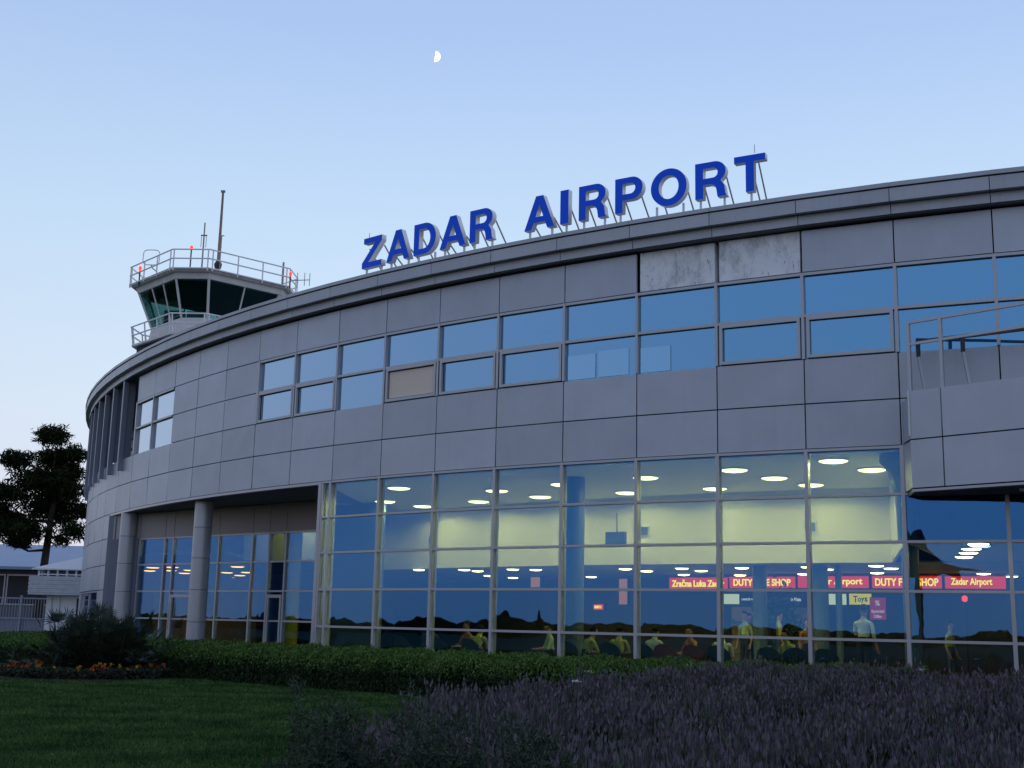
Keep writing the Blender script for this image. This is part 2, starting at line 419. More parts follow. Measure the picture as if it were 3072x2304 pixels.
# --- loggia: soffit, lip, straight glazed rear wall, side walls, columns
W0 = Vector((-15.25, 47.48, 0)); W1 = Vector((-6.05, 39.72, 0)); WD = (W1-W0).normalized(); WN = Vector((WD.y, -WD.x, 0))   # WN points to the lawn side
if WN.y > 0: WN = -WN
def wp(x, y):      # distance along the wall of a plan point
    return (Vector((x, y, 0)) - W0).dot(WD)
lg = MB()
lg.arc(EDGE, .76, RAD-6, RAD-.02, 5.50, 5.54, 'soffit', 9)
lg.arc(EDGE, .745, RAD-.14, RAD+.01, 5.475, zC-.006, 'frame', 9)
part(lg, 'loggia_soffit')
sd = MB()
a = pt(RAD-.02, EDGE); 
sd.seg(a + Vector((0,0,2.8)), W0 + WD*.5 + Vector((0,0,2.8)), .10, 5.4, 'recess'); part(sd, 'loggia_side_wall'); sd = MB()  # dark colour stands in for shade on the left return wall
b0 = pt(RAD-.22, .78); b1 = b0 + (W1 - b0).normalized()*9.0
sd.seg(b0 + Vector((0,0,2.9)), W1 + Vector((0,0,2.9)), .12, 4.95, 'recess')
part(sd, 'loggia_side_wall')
LEN = (W1-W0).length
bb = MB()
marks = [wp(-13.63, 46.115), wp(-12.414, 45.09), wp(-11.866, 44.914), wp(-10.9, 44.0), wp(-9.933, 43.106), wp(-8.592, 41.845), wp(-7.934, 41.264), wp(-7.262, 40.741), LEN]
for s0, s1 in zip([.3]+marks[:-1], marks):
    p0 = W0 + WD*(s0+.012); p1 = W0 + WD*(s1-.012)
    bb.seg(p0 + Vector((0,0,5.02)), p1 + Vector((0,0,5.02)), .06, .92, 'backband')
part(bb, 'loggia_cladding')
pr_ = MB(); pr_.seg(W0 + WD*.3 + Vector((0,0,2.5)), W0 + WD*marks[0] + Vector((0,0,2.5)), .2, 4.1, 'recess'); part(pr_, 'pier')  # dark colour paints the shade at this end of the wall
lz = [.50, 1.655, 2.615, 3.575, 4.55]
for i, (s0, s1) in enumerate(zip(marks[:-1], marks[1:])):
    f = MB(); p0 = W0 + WD*s0; p1 = W0 + WD*s1; w = .07; door = i in (2, 6)
    f.seg(p0 + WD*w/2 + Vector((0,0,.42)), p0 + WD*w/2 + Vector((0,0,4.55)), w, .14, 'frame', up=WN)
    for z in lz[1:-1]: f.seg(p0 + WD*w + Vector((0,0,z)), p1 + Vector((0,0,z)), .10, .055, 'frame')
    f.seg(p0 + WD*w + Vector((0,0,4.52)), p1 + Vector((0,0,4.52)), .12, .06, 'frame')
    f.seg(p0 + WD*w + Vector((0,0,.46)), p1 + Vector((0,0,.46)), .12, .08, 'frame')
    o = part(f, 'glazed_bay')
    g = MB()
    for z0, z1 in zip(lz[:-1], lz[1:]):
        g.seg(p0 + WD*w + Vector((0,0,(z0+z1)/2)), p1 + Vector((0,0,(z0+z1)/2)), .02, z1-z0-.056, 'glass_hall')
    part(g, 'glass', o)
    if door:
        d = MB(); q0 = p0 + WD*.10 + WN*.05; q1 = p1 - WD*.03 + WN*.05; zt = 2.50
        d.seg(q0 + WD*.04 + Vector((0,0,.5)), q0 + WD*.04 + Vector((0,0,zt)), .08, .06, 'frame', up=WN)
        d.seg(q1 - WD*.04 + Vector((0,0,.5)), q1 - WD*.04 + Vector((0,0,zt)), .08, .06, 'frame', up=WN)
        d.seg(q0 + WD*.08 + Vector((0,0,zt-.05)), q1 - WD*.08 + Vector((0,0,zt-.05)), .06, .10, 'frame')
        d.seg(q0 + WD*.08 + Vector((0,0,.55)), q1 - WD*.08 + Vector((0,0,.55)), .06, .10, 'frame')
        dd = part(d, 'door')
        h = MB(); h.tube([q0 + WD*.05 + WN*.09 + Vector((0,0,1.3)), q0 + WD*.05 + WN*.09 + Vector((0,0,2.2))], .018, 'frame'); part(h, 'handle', dd)
pv = MB(); 
pring = [pt(RAD-.1, EDGE+ (0.7-EDGE)*i/8, 0) for i in range(9)] + [W1, W0]
pv.poly([v + Vector((0,0,.02)) for v in pring], [v + Vector((0,0,.40)) for v in pring], 'int_floor'); part(pv, 'loggia_floor')
for (x, y, lab) in ((-10.09, 40.95, 'round grey column in the middle of the loggia'), (-14.16, 46.25, 'round grey column at the left end of the loggia')):
    c = MB(); zs = [.2, .55, 1.57, 2.6, 3.62, 4.62, 5.5]
    for z0, z1 in zip(zs[:-1], zs[1:]): c.lathe((x, y, 0), [(.30, z0+.008), (.30, z1-.008)], 'column', 32)
    c.lathe((x, y, 0), [(.27, .1), (.27, 5.52)], 'backing', 24)
    part(c, 'column', label=lab, smooth=False)
# small ground window at the far left
wv = MB(); wv.arc(-10.9, -8.1, RAD-.1, RAD-.002, 2.60, 2.66, 'frame', 3)
wv.arc(-11, -10.9, RAD-.1, RAD, .4, 2.66, 'frame'); wv.arc(-8.1, -8.0, RAD-.1, RAD, .4, 2.66, 'frame')
for k in (-10.1, -9.1): wv.arc(k-.03, k+.03, RAD-.1, RAD, .4, 2.66, 'frame')
o = part(wv, 'window'); g = MB(); g.arc(-10.9, -8.1, RAD-.06, RAD-.04, .4, 2.66, 'glass_hall', 3); part(g, 'pane', o)

# --- balcony at the right: straight projecting front with parapet, rail, soffit
B0 = pt(RAD+.75, 9.14); B1 = pt(RAD+1.62, 10.22); BD = (B1-B0).normalized(); BN = Vector((BD.y, -BD.x, 0))
if BN.y > 0: BN = -BN
BS = [0, .70, 2.75, 4.8, 6.85, 8.9, 10.95]
ba = MB()
for s0, s1 in zip(BS[:-1], BS[1:]):
    for z0, z1 in ((zT1+.02, zC-.008), (zC-.008, 6.56)):
        p0 = B0 + BD*(s0+G); p1 = B0 + BD*(s1-G)
        ba.seg(p0 + Vector((0,0,(z0+z1)/2)), p1 + Vector((0,0,(z0+z1)/2)), .05, z1-z0-2*G, 'panel')
bi = B0 - BN*.0; wl = pt(RAD+.02, 9.03)
for z0, z1 in ((zT1+.02, zC-.008),):
    ba.seg(B0 + Vector((0,0,(z0+z1)/2)) - BN*.05, wl + Vector((0,0,(z0+z1)/2)), .05, z1-z0-2*G, 'panel')
ba.seg(B0 - BN*.09 + Vector((0,0,6.02)), wl + Vector((0,0,6.02)), .05, .86, 'panel')
e = B0 + BD*BS[-1]; 
part(ba, 'balcony_parapet')
bs = MB()
far = pt(RAD+.02, KR)
ringb = [wl + BD*.03, B0 - BN*.02 + BD*.02, e - BN*.02, far] + [pt(RAD+.06, k) for k in range(KR-1, 9, -1)]
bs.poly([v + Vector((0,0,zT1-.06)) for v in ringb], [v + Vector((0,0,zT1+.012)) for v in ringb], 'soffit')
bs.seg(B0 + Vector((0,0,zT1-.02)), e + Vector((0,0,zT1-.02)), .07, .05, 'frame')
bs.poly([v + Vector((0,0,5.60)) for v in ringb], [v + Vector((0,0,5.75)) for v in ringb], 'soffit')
part(bs, 'balcony_slab')
bl = MB(); q = B0 + BD*2.0 - BN*.45; bl.seg(q + Vector((0,0,zT1-.085)), q + BD*.4 + Vector((0,0,zT1-.085)), .14, .05, 'white_paint'); part(bl, 'soffit_fitting')
tr = MB(); q = B0 + BN*.035 + BD*.01; tr.seg(q + Vector((0,0,5.62)), q + Vector((0,0,6.56)), .035, .02, 'white_paint', up=BN); part(tr, 'edge_strip')
br = MB()
top0, top1 = 7.97, 7.97
for s in BS[:-1]:
    p = B0 + BD*(s+.03) - BN*.03; br.seg(p + Vector((0,0,6.53)), p + Vector((0,0,top0)), .07, .06, 'frame', up=BN)
for z in (top0+.02, 7.535): br.seg(B0 - BN*.03 + Vector((0,0,z)), e - BN*.03 + Vector((0,0,z)), .05, .055, 'frame')
part(br, 'balcony_railing')
hr = MB()
hp = [B0 + BD*.12 - BN*.25 + Vector((0,0,7.62)), B0 + BD*1.0 - BN*.42 + Vector((0,0,7.63)), B0 + BD*2.9 - BN*.9 + Vector((0,0,7.68))]
hr.seg(hp[0], hp[1], .06, .07, 'dark_metal'); hr.seg(hp[1], hp[2], .06, .08, 'dark_metal')
for p, t in ((hp[0], .12), (hp[1], .12)):
    hr.seg(p, p + Vector((0,0,-.32)), .07, .07, 'dark_metal'); hr.seg(p + Vector((0,0,-.32)), p + BD*.12 + Vector((0,0,-1.15)), .05, .05, 'frame')
part(hr, 'inner_handrail')

# --- hall interior shell
ih = MB()
ih.arc(-2.4, 8.27, RAD-6.9, RAD-6.8, 3.50, 5.46, 'int_wall', 12)
ih.seg(pt(RAD-6.8, 8.27, 4.48), pt(RAD-.2, 8.99, 4.48), .08, 1.96, 'int_wall')
ih.arc(9.02, KR, RAD-6.9, RAD-.14, 3.52, 3.56, 'int_low_ceiling', 7)
ih.box((-8.0, 45.5, 4.62), (3.3, .1, 1.64), 'int_low_ceiling')
ih.poly([Vector((x, y, 5.462)) for x, y in ((-9.9, 43.1), (-6.2, 40.0), (-5.0, 41.0), (-5.6, 46), (-9.9, 46))], [Vector((x, y, 5.502)) for x, y in ((-9.9, 43.1), (-6.2, 40.0), (-5.0, 41.0), (-5.6, 46), (-9.9, 46))], 'int_ceiling')           # bulkhead above the shops
hc = [pt(RAD-.06, .85 + (9-.85)*i/9) for i in range(10)] + [pt(RAD-6.8, 8.27 - (8.27+2.4)*i/10) for i in range(11)]
ih.poly([v + Vector((0,0,5.46)) for v in hc], [v + Vector((0,0,5.50)) for v in hc], 'int_ceiling')        # hall ceiling
part(ih, 'hall_ceiling')
sc_ = MB(); sc_.seg((-5.75, 41.1, 2.95), (-3.95, 39.2, 2.95), .12, 5.0, 'int_column'); part(sc_, 'stair_core')
il = MB()
il.arc(-14, KR, RAD-15.2, RAD-6.9, 3.50, 3.54, 'int_low_ceiling', 26)
part(il, 'shop_ceiling')
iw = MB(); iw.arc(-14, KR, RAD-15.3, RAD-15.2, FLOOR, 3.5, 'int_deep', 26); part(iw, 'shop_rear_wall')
fl = MB(); fl.arc(.8, KR, RAD-15.2, RAD-.4, .30, FLOOR, 'int_floor', 16); fl.arc(-17, .8, RAD-15.2, RAD-8.5, .30, FLOOR, 'int_floor', 16); part(fl, 'hall_floor')
la = MB()
P = [W0 + WD*.3 - WN*.2, W0 + WD*7.0 - WN*.2, Vector((-9.9, 46, 0)), Vector((-5, 46, 0)), pt(RAD-15, -3), pt(RAD-15, -18), pt(RAD-.5, -18), pt(RAD-.5, -8)]
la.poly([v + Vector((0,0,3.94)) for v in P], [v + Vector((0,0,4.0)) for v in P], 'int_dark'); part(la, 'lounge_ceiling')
for k, r, w, zt_, nm in ((4.55, RAD-2, .27, 5.46, 'hall_column'), (5.958, RAD-8, .20, 3.5, 'hall_column'), (6.935, RAD-8, .29, 3.5, 'hall_column'), (7.274, RAD-8, .09, 3.5, 'hall_column'), (8.93, RAD-1.6, .18, 4.4, 'hall_column')):
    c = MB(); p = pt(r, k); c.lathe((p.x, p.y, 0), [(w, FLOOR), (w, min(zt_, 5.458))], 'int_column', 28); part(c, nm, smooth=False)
c = MB(); p = pt(RAD-.75, 8.95); c.lathe((p.x, p.y, 0), [(.16, 3.6), (.17, 4.2), (.20, 4.6), (.26, 4.9), (.36, 5.15), (.48, 5.3), (.48, 5.45)], 'olive', 28); part(c, 'flared_column', label='olive column with a flared capital inside the hall')
c = MB(); c.lathe((-7.5, 43.6, 0), [(.28, FLOOR), (.28, 5.46)], 'olive', 24); part(c, 'olive_column', label='olive round column behind the loggia glass')

# ================================================================== ROOF SIGN
S = tag(empty('roof_sign', (CX, CY, 11.2)), 'big blue ZADAR AIRPORT letters on posts along the terminal roof edge', 'sign')
def arcp(cx, cy, rx, ry, a0, a1, n=14):
    return [(cx + rx*math.cos(R_(a0 + (a1-a0)*i/n)), cy + ry*math.sin(R_(a0 + (a1-a0)*i/n))) for i in range(n+1)]
s_ = .19
GL = {
 'Z': (.84, [[(0,0), (.82,0), (.82,.18), (.27,.18), (.81,.82), (.81,1), (.05,1), (.05,.82), (.54,.82), (0,.18)]]),
 'A': (.95, [[(0,0), (.22,0), (.295,.20), (.655,.20), (.73,0), (.95,0), (.59,1), (.36,1)], [(.355,.37), (.475,.74), (.595,.37)]]),
 'D': (.84, [[(0,0), (.40,0)] + arcp(.40,.5,.43,.5,-90,90) + [(.40,1), (0,1)], [(.20,.18), (.20,.82), (.38,.82)] + arcp(.38,.5,.24,.32,90,-90) + [(.38,.18)]]),
 'R': (.84, [[(0,0), (.21,0), (.21,.38), (.37,.38), (.50,.34), (.55,.22), (.58,0), (.82,0), (.79,.07), (.76,.30), (.67,.44)] + arcp(.50,.71,.30,.29,-52,90) + [(.5,1), (0,1)],
       [(.21,.55), (.21,.83), (.46,.83)] + arcp(.46,.69,.13,.14,90,-90) + [(.46,.55)]]),
 'I': (.24, [[(0,0), (.23,0), (.23,1), (0,1)]]),
 'P': (.78, [[(0,0), (.21,0), (.21,.35), (.46,.35)] + arcp(.46,.675,.31,.325,-90,90) + [(.46,1), (0,1)], [(.21,.52), (.21,.83), (.42,.83)] + arcp(.42,.675,.145,.155,90,-90) + [(.42,.52)]]),
 'O': (.96, [arcp(.48,.5,.48,.53,0,360,36)[:-1], arcp(.48,.5,.265,.335,360,0,36)[:-1]]),
 'T': (.80, [[(.295,0), (.505,0), (.505,.82), (.80,.82), (.80,1), (0,1), (0,.82), (.295,.82)]]),
}
def glyph_mesh(ch, h, depth):
    w, loops = GL[ch]
    cu = bpy.data.curves.new('g', 'CURVE'); cu.dimensions = '2D'; cu.fill_mode = 'BOTH'; cu.extrude = depth/2
    for L in loops:
        L = [p for i, p in enumerate(L) if i == 0 or (abs(p[0]-L[i-1][0]) + abs(p[1]-L[i-1][1])) > 1e-4]
        sp = cu.splines.new('POLY'); sp.points.add(len(L)-1); sp.use_cyclic_u = True
        for q, (x, y) in zip(sp.points, L): q.co = (x*h, y*h, 0, 1)
    ob = bpy.data.objects.new('g', cu); COL.objects.link(ob)
    dg = bpy.context.evaluated_depsgraph_get(); me = bpy.data.meshes.new_from_object(ob.evaluated_get(dg))
    bpy.data.objects.remove(ob); bpy.data.curves.remove(cu)
    me.transform(Matrix.Rotation(math.pi/2, 4, 'X'))     # now in x-z, front towards -y
    me.materials.clear(); me.materials.append(MATS['letter_blue']); me.materials.append(MATS['letter_side'])
    for p in me.polygons: p.material_index = 0 if p.normal.y < -.9 else 1
    return me
LH = .875; LR = RAD + .15; LZ = 11.46
ref = {'Z': .82, 'A': .90, 'D': .82, 'R': .79, 'I': .25, 'P': .75, 'O': .92, 'T': .74}
for ch, k, in zip('ZADARAIRPORT', (1.47, 1.97, 2.50, 2.98, 3.50, 4.39, 4.93, 5.20, 5.71, 6.19, 6.76, 7.24)):
    k2 = k + .09 - .055*(k-1.5)/5.7
    me = glyph_mesh(ch, LH, .17); wdt = GL[ch][0]*LH
    sc = ref[ch]/wdt; me.transform(Matrix.Diagonal((sc, 1, 1, 1))); me.name = 'letter'
    p = pt(LR, k2, LZ + .06*(k-1.5)/5.7); a = ang(k2 + ref[ch]/4)
    o = bpy.data.objects.new('letter', me); COL.objects.link(o); o.parent = S
    o.location = p - Vector((CX, CY, 11.2)); o.rotation_euler = (0, 0, a); o['label'] = 'blue letter ' + ch
    sp = MB(); W = ref[ch]; xs = [.12*W, .86*W] if ch not in 'ITP' else ([.5*W] if ch != 'P' else [.13*W])
    for x in xs:
        sp.seg((x, .03, -.28), (x, .03, .02), .045, .045, 'letter_side')
        sp.seg((x, .10, .62 if ch not in 'A' else .3), (x, .95, -.30), .03, .03, 'steel')
    if ch == 'T': sp.seg((.7*W, .09, .8), (.7*W, .95, -.30), .03, .03, 'steel')
    if ch == 'P': sp.seg((.75*W, .09, .6), (.75*W, .95, -.30), .03, .03, 'steel')
    if ch == 'Z': sp.seg((.18*W, .02, .7), (.18*W, .02, 1.06), .012, .012, 'steel')
    if ch == 'T': sp.seg((.62*W, .02, .95), (.62*W, .02, 1.15), .012, .012, 'steel')
    sp.build('support', o)

# ================================================================== CONTROL TOWER
TC = Vector((-14.92, 59.48, 0))
tw = tag(empty('control_tower', TC), 'white control tower with slanted dark windows and railed roof behind the terminal', 'control tower')
def octo(sc, z, extra=0.0):     # chamfered square seen corner-on
    L, c = 3.844 + extra, 1.555; t = c/math.sqrt(2); h = (L + 2*t)/2
    P = [(-h+t,-h), (h-t,-h), (h,-h+t), (h,h-t), (h-t,h), (-h+t,h), (-h,h-t), (-h,-h+t)]
    ca, sa = math.cos(R_(42.19)), math.sin(R_(42.19))
    return [Vector(((x*ca - y*sa)*sc, (x*sa + y*ca)*sc, z)) for x, y in P]
def tpart(mb, name, label=None):
    o = mb.build(name, tw); 
    if label: o['label'] = label
    return o
m = MB(); m.poly(octo(.95, 0), octo(.95, 14.30), 'tower_paint')
for i in range(6): m.poly(octo(.98, 12.95+i*.2), octo(.98, 13.03+i*.2), 'tower_dirty')
tpart(m, 'shaft')
m = MB(); m.poly(octo(1.04, 14.62), octo(1.04, 14.72), 'tower_paint'); m.poly(octo(.97, 14.30), octo(.97, 14.62), 'tower_dark'); tpart(m, 'gallery_deck')
m = MB(); m.poly(octo(.84, 14.72), octo(.80, 15.62), 'tower_paint'); tpart(m, 'cab_base')
WB, WT = 15.62, 17.32
ob, ot = octo(.80, WB), octo(1.0, WT)
for i in range(8):
    g = MB(); j = (i+1) % 8
    a0, a1, b0_, b1_ = ob[i], ob[j], ot[i], ot[j]
    n = (a1-a0).cross(b0_-a0).normalized()*.02
    g.prism8([a0, a1, a1-n, a0-n, b0_, b1_, b1_-n, b0_-n], 'glass_tower'); tpart(g, 'window')
for i in range(8):
    mu = MB(); mu.seg(ob[i], ot[i], .10, .10, 'tower_paint', up=(0,1,0)); tpart(mu, 'mullion'); j = (i+1) % 8
    if (ot[j]-ot[i]).length > 2.5:
        for t in (.36, .66) if i in (6, 7) else (.5,):
            mu = MB(); mu.seg(ob[i].lerp(ob[j], t), ot[i].lerp(ot[j], t), .06, .06, 'tower_paint', up=(0,1,0)); tpart(mu, 'mullion')
m = MB(); m.poly(octo(.70, 14.8), octo(.70, 15.3), 'tower_dark'); m.poly(octo(.93, 17.26), octo(.93, 17.30), 'tower_dark')
for i, (x, y, w, h) in enumerate(((-1.6, -1.0, .9, 1.05), (-.3, -1.9, .8, .8), (.9, -1.5, 1.0, .5))): m.box((x, y, 15.3+h/2), (w, .4, h), 'office')
tpart(m, 'cab_interior')
m = MB(); m.poly(octo(1.02, WT), octo(1.05, 17.58), 'tower_paint'); m.poly(octo(1.10, 17.585), octo(1.12, 17.70), 'tower_dirty'); m.poly(octo(1.07, 17.70), octo(1.05, 17.80), 'tower_paint'); tpart(m, 'cab_roof')
def rail(sc, z0, hts, name, lean=1.0, per=2, rad=.034):
    r = MB(); A = octo(sc, z0); Bq = octo(sc*lean, z0 + hts[-1])
    for h in hts:
        t = h/hts[-1]; ring = [A[i].lerp(Bq[i], t) for i in range(8)]
        r.tube(ring + [ring[0]], rad, 'rail_white', 6)
    for i in range(8):
        j = (i+1) % 8; L = (A[j]-A[i]).length; n = 3 if L > 2.5 else 1
        for q in range(n + 1):
            t = .04 + .92*q/max(1, n)
            r.tube([A[i].lerp(A[j], t), Bq[i].lerp(Bq[j], t)], rad, 'rail_white', 6)
    return tpart(r, name)
rail(1.135, 17.60, (.12, .58, 1.02), 'roof_railing', per=3)
rail(1.03, 14.72, (.45, .88), 'gallery_railing', lean=1.035, rad=.035)
def mast(x, y, z0, z1, r0, r1, name, mt, lab=None, extra=None):
    q = MB(); q.tube([(x, y, z0), (x, y, z1)], [r0, r1], mt, 8)
    if extra: extra(q)
    return tpart(q, name, lab)
def rel(x, y): return x - TC.x, y - TC.y
x, y = rel(-14.50, 58.2)
mast(x, y, 17.7, 22.45, .085, .055, 'mast', 'rust', 'tall rusty brown mast', lambda q: (q.lathe((x, y, 18.5), [(.16, 0), (.2, .2), (.12, .35)], 'dark_metal', 10), q.box((x, y, 22.45), (.2, .1, .1), 'rust')))
x2, y2 = rel(-15.23, 58.0)
mast(x2, y2, 17.7, 20.75, .045, .035, 'whip_antenna', 'steel', 'slim grey whip antenna', lambda q: (q.box((x2, y2, 20.1), (.3, .05, .05), 'dark_metal'), q.tube([(x2-.12, y2, 20.1), (x2-.12, y2, 19.5)], .015, 'steel'), q.tube([(x2+.12, y2, 20.1), (x2+.12, y2, 19.5)], .015, 'steel')))
x3, y3 = rel(-14.36, 58.0)
mast(x3, y3, 17.7, 20.1, .025, .02, 'whip_antenna', 'steel', 'thin pole beside the rusty mast', lambda q: q.box((x3, y3, 20.1), (.24, .05, .04), 'steel'))
x4, y4 = rel(-11.38, 58.6)
mast(x4, y4, 17.6, 19.0, .06, .05, 'whip_antenna', 'steel', 'stubby dark antenna at the right of the roof')
q = MB(); x, y = rel(-10.85, 58.3)
q.tube([(x, y, 18.0), (x+.85, y, 18.05)], .02, 'steel', 6)
for d in (.25, .6, .85): q.tube([(x+d, y, 17.75), (x+d, y, 18.4)], .018, 'steel', 6)
tpart(q, 'yagi_antenna')
q = MB(); x, y = rel(-17.75, 58.1); L = []
for i in range(33):
    t = 2*math.pi*i/32; c_, s_2 = math.cos(t), math.sin(t)
    L.append((x + .40*math.copysign(abs(c_)**.5, c_), y, 18.95 + .38*math.copysign(abs(s_2)**.5, s_2)))
q.tube(L, .025, 'rail_white', 6); q.tube([(x, y, 18.58), (x+.1, y, 18.4), (x+.35, y, 18.2)], .025, 'dark_metal', 6); tpart(q, 'loop_antenna')
for (px, py, z0, z1, lab) in ((-15.80, 58.0, 17.75, 19.35, 'red warning lamp on a pole at the front'), (-18.25, 58.1, 17.5, 18.28, 'red warning lamp at the left corner'), (-10.95, 58.3, 17.6, 18.22, 'red warning lamp at the right corner')):
    q = MB(); x, y = rel(px, py); q.tube([(x, y, z0), (x, y, z1)], .035, 'dark_metal', 6); o = tpart(q, 'warning_lamp', lab)
    q = MB(); q.lathe((x, y, z1), [(.04, 0), (.07, .05), (.08, .12), (.06, .19), (.02, .22)], 'lamp_red', 12); q.build('lamp_glass', o)

# ================================================================== GROUND
def ground_mat():
    m = bpy.data.materials.new('turf'); m.use_nodes = True; t = m.node_tree; b = t.nodes['Principled BSDF']
    g = N(t, 'ShaderNodeTexCoord'); n1 = N(t, 'ShaderNodeTexNoise'); n1.inputs['Scale'].default_value = .7; n1.inputs['Detail'].default_value = 8
    n2 = N(t, 'ShaderNodeTexNoise'); n2.inputs['Scale'].default_value = 30; n2.inputs['Detail'].default_value = 4
    t.links.new(g.outputs['Object'], n1.inputs['Vector']); t.links.new(g.outputs['Object'], n2.inputs['Vector'])
    r = ramp(t, [(.35, (.016, .042, .014)), (.65, (.030, .068, .022))]); t.links.new(n1.outputs['Fac'], r.inputs[0])
    r2 = ramp(t, [(.3, (.45, .5, .5)), (.7, (1.2, 1.2, 1.1))]); t.links.new(n2.outputs['Fac'], r2.inputs[0])
    mm = N(t, 'ShaderNodeMix', data_type='RGBA', blend_type='MULTIPLY'); mm.inputs[0].default_value = 1
    t.links.new(r.outputs[0], mm.inputs[6]); t.links.new(r2.outputs[0], mm.inputs[7]); t.links.new(mm.outputs[2], b.inputs['Base Color'])
    b.inputs['Roughness'].default_value = .95; b.inputs['Specular IOR Level'].default_value = .1
    MATS['turf'] = m
ground_mat()
mat('grass_blade', (.040, .105, .028), rough=.8, spec=.1, island=.5, noise=.42, nscale=.8, var=(.058, .110, .030))
mat('hedge_top_lit', (.080, .150, .032), rough=.7, spec=.2, island=.5)  # lighter green paints the sky light on the hedge top
mat('hedge_front_shaded', (.022, .042, .013), rough=.7, spec=.2, island=.5)  # darker green paints the shade on the hedge front
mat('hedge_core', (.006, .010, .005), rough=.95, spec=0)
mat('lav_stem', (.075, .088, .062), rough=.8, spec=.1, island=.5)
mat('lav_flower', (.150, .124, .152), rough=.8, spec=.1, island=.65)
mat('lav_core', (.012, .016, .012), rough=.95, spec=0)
mat('palm_leaf', (.035, .055, .035), rough=.6, spec=.3, island=.4)
mat('bark', (.045, .03, .022), rough=.9, noise=.3, nscale=5)
mat('pine_leaf', (.016, .026, .008), rough=.8, spec=.1, island=.5)
mat('rosemary_leaf', (.052, .072, .048), rough=.8, spec=.1, island=.45)
mat('flower_orange', (.42, .06, .008), rough=.7, island=.3)
mat('flower_yellow', (.35, .20, .01), rough=.7, island=.3)
mat('flower_leaf', (.014, .026, .010), rough=.8, island=.4)
mat('petal_white', (.75, .75, .78), rough=.7)
mat('soil', (.05, .04, .032), rough=.95, noise=.3, nscale=6)
mat('far_leaf', (.012, .016, .008), rough=.9, spec=0)
mat('kiosk_white', (.78, .79, .80), rough=.6); mat('kiosk_fascia', (.52, .55, .60), rough=.5, noise=.1, nscale=4)
mat('pale_roof', (.25, .31, .42), rough=.5, noise=.06, nscale=.6)
mat('shed_wall', (.13, .13, .16), rough=.7, noise=.1, nscale=2)
mat('fence_mat', (.30, .32, .40), rough=.6)

g = MB(); n = 40
def gz(x, y):    # gentle bank under the lavender on the right
    return .30*max(0, min(1, (x+1)/6))*max(0, min(1, (y-14)/8))
me = bpy.data.meshes.new('ground'); 
xs = np.concatenate([[-4000, -600, -150], np.linspace(-60, 60, 61), [150, 600, 4000]]); ys = np.concatenate([[-4000, -600, -150], np.linspace(-60, 100, 81), [200, 600, 4000]])
V = [(x, y, gz(x, y)) for y in ys for x in xs]; nx = len(xs)
F = [(j*nx+i, j*nx+i+1, (j+1)*nx+i+1, (j+1)*nx+i) for j in range(len(ys)-1) for i in range(nx-1)]
me.from_pydata(V, [], F); me.materials.append(MATS['turf']); gr = bpy.data.objects.new('ground', me); COL.objects.link(gr); gr['kind'] = 'structure'

def blades(P, h, w, lean, base=0.0):      # one triangle-like quad blade per root point
    n = len(P); a = rng.uniform(0, 2*np.pi, n); t = rng.uniform(0, 2*np.pi, n)
    d = np.stack([np.cos(a), np.sin(a), np.zeros(n)], 1); l = np.stack([np.cos(t), np.sin(t), np.zeros(n)], 1)
    hh = (h if np.ndim(h) else np.full(n, h))*rng.uniform(.6, 1.2, n); up = np.array([0, 0, 1.0])
    tip = P + up*hh[:, None] + l*(hh*lean*rng.uniform(.2, 1, n))[:, None]
    mid = P + up*(hh*.55)[:, None] + l*(hh*lean*.25)[:, None]
    ww = (w if np.ndim(w) else np.full(n, w))[:, None]
    V = np.stack([P - d*ww/2, P + d*ww/2, mid + d*ww*.4, tip], 1).reshape(-1, 3)
    return V, np.arange(n*4).reshape(n, 4)
def cards(P, size, flat=.5, elong=1.8, up=0.0):    # leaf cards with random orientation
    n = len(P); q = rng.normal(size=(n, 3)); q[:, 2] += up; q /= np.linalg.norm(q, axis=1)[:, None]
    r = rng.normal(size=(n, 3)); s = np.cross(q, r); s /= np.linalg.norm(s, axis=1)[:, None]
    L = (size*rng.uniform(.6, 1.4, n))[:, None]
    a = q*L*elong/2; b = s*L/2
    V = np.stack([P - a, P + b*.9, P + a, P - b*.9], 1).reshape(-1, 3)
    return V, np.arange(n*4).reshape(n, 4)

# lawn grass: real blades over the part of the lawn in view
NB = 190000
y = 13.2 + 24*rng.random(NB)**1.6; x = -y*(.02 + .43*rng.random(NB)) - .2
P = np.stack([x, y, np.zeros(NB)], 1)
Vg, Fg = blades(P, .055, .012 + .0006*y, .8)
tag(npmesh('lawn_grass', Vg, Fg, ['grass_blade']), kind='stuff')

